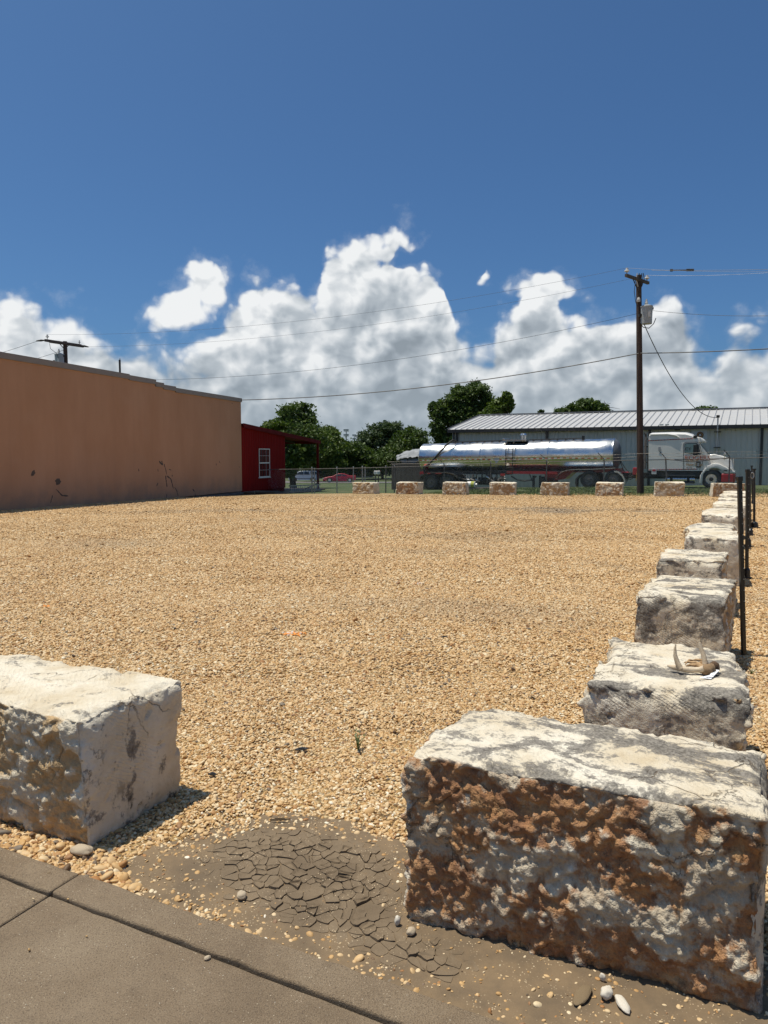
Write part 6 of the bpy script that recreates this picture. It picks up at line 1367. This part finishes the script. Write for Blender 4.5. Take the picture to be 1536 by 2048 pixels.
# ================================================================== TREES
def tree(name, label, D, blobs, trunk_u, base_v, leaf, n, size, seed, limbs=7, depth=1.0, group='trees beyond the lot', shell=.55):
    rs = np.random.default_rng(seed); C = []; Rd = []
    for u, v, ru, rv in blobs:
        c = at_depth(u, v, D); k = D / FPX; C.append((c.x, D + rs.normal(0, .45) * ru * k * depth, c.z)); Rd.append((ru * k, ru * k * depth, rv * k))
    C = np.array(C); Rd = np.array(Rd); cx = at_depth(trunk_u, 900, D).x; zg = gz(cx, D)
    o = thing(name, label, 'tree', (cx, D, zg), 0, group); org = np.array([cx, D, zg])
    # foliage: sprays of leaves gathered in small clumps near the skin of each mass
    vol = Rd.prod(1) ** .75; pick = rs.choice(len(C), max(40, n // 26), p=vol / vol.sum())
    d = rs.normal(size=(len(pick), 3)); d /= np.linalg.norm(d, axis=1, keepdims=True); rad = rs.uniform(shell, 1.06, len(pick)) ** .8
    cc = C[pick] + d * Rd[pick] * rad[:, None]; cs = np.repeat(np.arange(len(cc)), 26)
    cl = Rd[pick].mean(1).clip(.4, 6) * .26
    p = cc[cs] + rs.normal(size=(len(cs), 3)) * cl[cs][:, None] * np.array([1, 1, .62]) * .62
    p = p[p[:, 2] > zg + .6]; m = len(p)
    nrm = rs.normal(size=(m, 3)) + np.array([0, -.1, .75]); nrm /= np.linalg.norm(nrm, axis=1, keepdims=True)
    a = np.cross(nrm, rs.normal(size=(m, 3))); a /= np.linalg.norm(a, axis=1, keepdims=True); b = np.cross(nrm, a)
    s = (size * np.exp(rs.normal(0, .3, m)))[:, None]
    V = np.stack([p - a * s, p - b * s * .55 + nrm * s * .1, p + a * s, p + b * s * .55 + nrm * s * .1], 1).reshape(-1, 3) - org
    link('crown', np_mesh('crown', V, np.arange(4 * m).reshape(-1, 4), leaf), o)
    top = C[:, 2].max(); H_ = np.mean(C[:, 2]) - zg; r0 = max(.14, H_ * .035)
    tk = MB(); bend = rs.normal(0, .2, 2); P_ = [Vector((bend[0] * t, bend[1] * t, H_ * t)) for t in np.linspace(-.03, 1.0, 7)]
    tk.tube(P_, [r0 * (1.35 if i == 0 else 1 - .11 * i) for i in range(7)], 10).build('trunk', MBARK, o, smooth=True)
    for i in range(limbs):
        c = C[i % len(C)] - org; st = P_[2 + i % 4]; e = Vector(c) + Vector(rs.normal(0, .25, 3)); mdl = st.lerp(e, .5) + Vector((0, 0, -.06 * (e - st).length)) + Vector(rs.normal(0, .15, 3))
        MB().tube([st, mdl, e], [r0 * .5, r0 * .33, r0 * .08], 7).build('limb', MBARK, o, smooth=True)
    return o, org
tree('oak_tree', 'tall ragged tree just behind the red shed roof', 62, [(590, 830, 38, 22), (575, 850, 34, 24), (612, 842, 24, 22), (600, 870, 46, 26), (560, 880, 34, 22), (585, 905, 50, 30), (545, 858, 14, 10), (634, 868, 14, 12), (600, 812, 22, 10), (560, 925, 30, 26)], 588, 965, LEAF1, 20000, .115, 1, shell=.3)
tree('pecan_tree', 'pale leafed small tree seen through the shed porch', 58, [(590, 905, 16, 26), (580, 935, 18, 22), (550, 852, 24, 10), (540, 862, 12, 8)], 583, 965, LEAF2, 5000, .12, 2, shell=.3)
tree('oak_tree', 'bushy green tree right of the porch behind the red car', 120, [(652, 872, 26, 20), (640, 900, 34, 34), (664, 890, 24, 30), (650, 930, 40, 26), (625, 930, 28, 24)], 648, 962, LEAF2, 17000, .19, 3)
tree('oak_tree', 'dark tree mass below the floodlights', 130, [(690, 905, 30, 26), (715, 912, 30, 24), (700, 935, 44, 22), (672, 925, 24, 24), (733, 930, 24, 20)], 700, 962, LEAF1, 17000, .205, 4)
tree('elm_tree', 'large blue-green tree with stepped top left of the tanker', 138, [(775, 858, 26, 16), (750, 872, 30, 22), (790, 866, 24, 20), (735, 885, 22, 20), (765, 895, 46, 26), (802, 885, 20, 22), (760, 925, 50, 28), (720, 900, 16, 14)], 765, 962, LEAF3, 22000, .205, 5)
tree('oak_tree', 'mid green tree beside the blue-green one near the tanker tail', 126, [(822, 872, 22, 18), (806, 886, 24, 22), (838, 882, 20, 20), (820, 905, 34, 26), (790, 918, 36, 26), (845, 900, 14, 24), (850, 930, 28, 22)], 815, 962, LEAF1, 17000, .20, 6)
tree('oak_tree', 'tallest broad oak rising behind the warehouse end', 78, [(950, 782, 26, 20), (925, 792, 26, 22), (968, 800, 20, 24), (905, 805, 22, 20), (885, 822, 22, 22), (878, 850, 20, 26), (915, 835, 36, 30), (950, 830, 34, 34), (880, 880, 20, 22), (900, 890, 26, 22), (940, 870, 40, 30), (872, 815, 14, 14)], 925, 960, LEAF1, 34000, .135, 7, limbs=10, shell=.35)
tree('pecan_tree', 'yellow-green tree just right of the tall oak behind the roof', 74, [(1012, 798, 14, 13), (1000, 812, 18, 14), (985, 822, 20, 14), (1018, 815, 9, 14), (975, 835, 22, 16)], 995, 955, LEAF2, 7000, .14, 8, shell=.3)
o8, org8 = tree('oak_tree', 'dark tree with a bare dead branch behind the warehouse ridge', 95, [(1170, 812, 24, 14), (1150, 820, 20, 12), (1190, 818, 20, 12), (1125, 824, 16, 9), (1205, 822, 14, 9)], 1165, 960, LEAF1, 8000, .17, 9, shell=.35)
for pts in ([(1200, 822), (1212, 816), (1224, 815), (1240, 818)], [(1205, 820), (1214, 809), (1222, 806)], [(1212, 816), (1228, 822), (1236, 823)], [(1206, 818), (1210, 806), (1208, 801)]):
    P_ = [Vector(at_depth(u, v, 94.5)) - Vector(org8) for u, v in pts]; MB().tube(P_, [.06 - .045 * i / (len(P_) - 1) for i in range(len(P_))], 6).build('dead_branch', MBARK, o8)
tree('oak_tree', 'treetop just showing over the warehouse roof at far right', 95, [(1405, 822, 22, 7), (1390, 826, 14, 5), (1425, 824, 12, 5)], 1405, 960, LEAF1, 2500, .17, 10, shell=.3)
tree('elm_tree', 'small pointed treetop over the left part of the warehouse ridge', 100, [(1082, 826, 5, 7), (1083, 832, 7, 6)], 1082, 960, LEAF3, 500, .15, 11, shell=.2)
# hedge-like wood closing the view far behind the road
rs = np.random.default_rng(8); V = []; Fq = 0; P_ = []
for i in range(34000):
    u = rs.uniform(-700, 2300); D = rs.uniform(230, 330); c = px_dir(u, 912); x = c.x / c.y * D
    hgt = 6.5 + 3.0 * math.sin(u * .021) + 2.0 * math.sin(u * .057 + 1) + 1.0 * math.sin(u * .17); P_.append((x, D, gz(x, D) + rs.uniform(0, 1) ** .8 * max(2.5, hgt)))
P_ = np.array(P_); m = len(P_); nrm = rs.normal(size=(m, 3)) + np.array([0, 0, .6]); nrm /= np.linalg.norm(nrm, axis=1, keepdims=True); a = np.cross(nrm, rs.normal(size=(m, 3))); a /= np.linalg.norm(a, axis=1, keepdims=True); b = np.cross(nrm, a); s = (.75 * np.exp(rs.normal(0, .3, m)))[:, None]
V = np.stack([P_ - a * s, P_ - b * s * .6, P_ + a * s, P_ + b * s * .6], 1).reshape(-1, 3)
tag(link('far_woodland', np_mesh('far_woodland', V, np.arange(4 * m).reshape(-1, 4), LEAF1)), 'far belt of trees closing the view behind the road', 'woodland', kind='stuff')

# ================================================================== GRASS, WEEDS, SCRAPS
MGB = M('grass_blade', (.075, .125, .022), (.14, .155, .05), .8, .7)
rs = np.random.default_rng(14); n = 90000
a = rs.uniform(-14, 26, n); b = B1 + np.where(rs.uniform(0, 1, n) < .015, rs.uniform(-.9, .0, n), rs.uniform(-.1, 11, n)); den = pnoise(np.stack([a * .5, b * .9, a * 0], 1), 50) + .35 * pnoise(np.stack([a * 2.2, b * 3, a * 0], 1), 51); k = den > -.12; a, b = a[k], b[k]; n = len(a)
x = a * Q.x + b * RR.x; y = a * Q.y + b * RR.y; z = gz_np(x, y) - .03; hgt = .05 + .10 * rs.uniform(0, 1, n) ** 1.5; th = rs.uniform(0, 6.28, n); w = rs.uniform(.008, .016, n)
dx, dy = np.cos(th) * w, np.sin(th) * w; lx, ly = rs.normal(0, .5, n) * hgt, rs.normal(0, .5, n) * hgt
V = np.stack([np.stack([x - dx, y - dy, z], 1), np.stack([x + dx, y + dy, z], 1), np.stack([x + lx, y + ly, z + hgt], 1)], 1).reshape(-1, 3)
tag(link('grass', np_mesh('grass', V, np.arange(3 * n).reshape(-1, 3), MGB)), 'short patchy grass behind the far blocks', 'grass', kind='stuff')
MWEED = M('weed_green', (.07, .12, .025), (.11, .15, .05), 20, .6)
def weed(label, u, v, h, k, seed):
    rs = random.Random(seed); q = gp(u, v, .0); o = thing('weed', label, 'weed', q, 0, 'weeds in the gravel')
    for i in range(k):
        t = rs.uniform(0, 6.28); e = Vector((math.cos(t) * h * rs.uniform(.1, .6), math.sin(t) * h * rs.uniform(.1, .6), h * rs.uniform(.5, 1))); P_ = [Vector((0, 0, 0)), e * .5 + Vector((0, 0, .1 * h)), e]
        st = MB().tube(P_, [.003, .0022, .001], 5).build('stem', MWEED, o)
        for j in range(5):
            c = P_[0].lerp(e, .3 + .16 * j); d = Vector((rs.uniform(-1, 1), rs.uniform(-1, 1), rs.uniform(.1, .9))).normalized() * h * .20; sd = d.cross(Vector((0, 0, 1))).normalized() * h * .045
            MB().add([c, c + d * .5 + sd, c + d, c + d * .5 - sd], [(0, 1, 2, 3)]).build('leaf', MWEED, st)
weed('small green weed growing in the gravel between the nearest blocks', 716, 1502, .11, 6, 1); weed('tiny weed beside the antler block at the right edge', 1503, 1348, .05, 4, 2)
weed('tiny weed in the gravel at far left', 80, 1248, .05, 4, 3); weed('tiny weed near the fifth block in the right row', 1245, 1056, .07, 4, 4); weed('dry sprig standing by the far left gravel', 135, 1252, .04, 3, 5)
MSCR = M('black_scrap_and_shadow', (.02, .022, .024), (.035, .036, .038), 10, .5)
for i, (u, v, w_, d_, lb) in enumerate(((603, 1499, .075, .028, 'larger black plastic scrap lying on the gravel'), (425, 1549, .045, .022, 'black scrap near the left block shadow'), (888, 1274, .06, .02, 'dark splinter in the middle of the gravel'), (1525, 1092, .09, .03, 'dark scrap right of the posts at the frame edge'), (1530, 1056, .1, .03, 'farther dark scrap at the right frame edge'), (560, 1640, .09, .008, 'thin brown twig at the mud edge'))):  # the right-edge pair are post shadows laid as dark pieces, the others litter
    q = gp(u, v, .018); k = random.Random(i); o = thing('scrap', lb, 'scrap', q, k.uniform(-.3, .3), 'scraps on the gravel'); poly = [(-w_ / 2, -d_ * .2), (-w_ * .2, -d_ / 2), (w_ * .3, -d_ * .4), (w_ / 2, d_ * .1), (w_ * .15, d_ * .5), (-w_ * .3, d_ * .35)]
    MB().slab(poly, 0, .006).build('sheet', MSCR if i != 5 else MLS3, o); MB().slab([(x * .5, y * .5 + d_ * .1) for x, y in poly], .0065, .010).build('fold', MSCR if i != 5 else MLS3, o)
# orange survey paint sprayed on the stones
MPNT = M('orange_marking_paint', (.80, .24, .02), (.72, .30, .06), 30, .7); MPNTW = M('white_marking_paint', (.62, .55, .5), None, 30, .7)
def paint(label, u, v, du, dv, n, seed, mats):
    q0 = gp(u, v); o = thing('paint_mark', label, 'paint mark', q0, 0, 'orange survey paint marks'); rs = random.Random(seed)
    for i in range(n):
        q = gp(u + rs.gauss(0, du), v + rs.gauss(0, dv), .010); r_ = rs.uniform(.008, .014); bm = bmesh.new(); bmesh.ops.create_icosphere(bm, subdivisions=2, radius=r_)
        for w in bm.verts: w.co.z *= .6
        me = bpy.data.meshes.new('painted_pebble'); bm.to_mesh(me); bm.free(); me.materials.append(rs.choice(mats)); link('painted_pebble', me, o, q - q0)
paint('bright orange paint sprayed on pebbles in mid lot', 586, 1267, 11, 1.6, 55, 1, [MPNT, MPNT, MPNT, MPNTW]); paint('faint orange paint mark farther out in the lot', 838, 1167, 6, 1, 14, 2, [MPNT, MPNTW])
paint('small orange paint mark at the left of the lot', 97, 1212, 5, 1, 12, 3, [MPNT]); paint('farthest faint orange paint dots on the lot', 957, 1117, 5, .6, 8, 4, [MPNT, MPNTW])
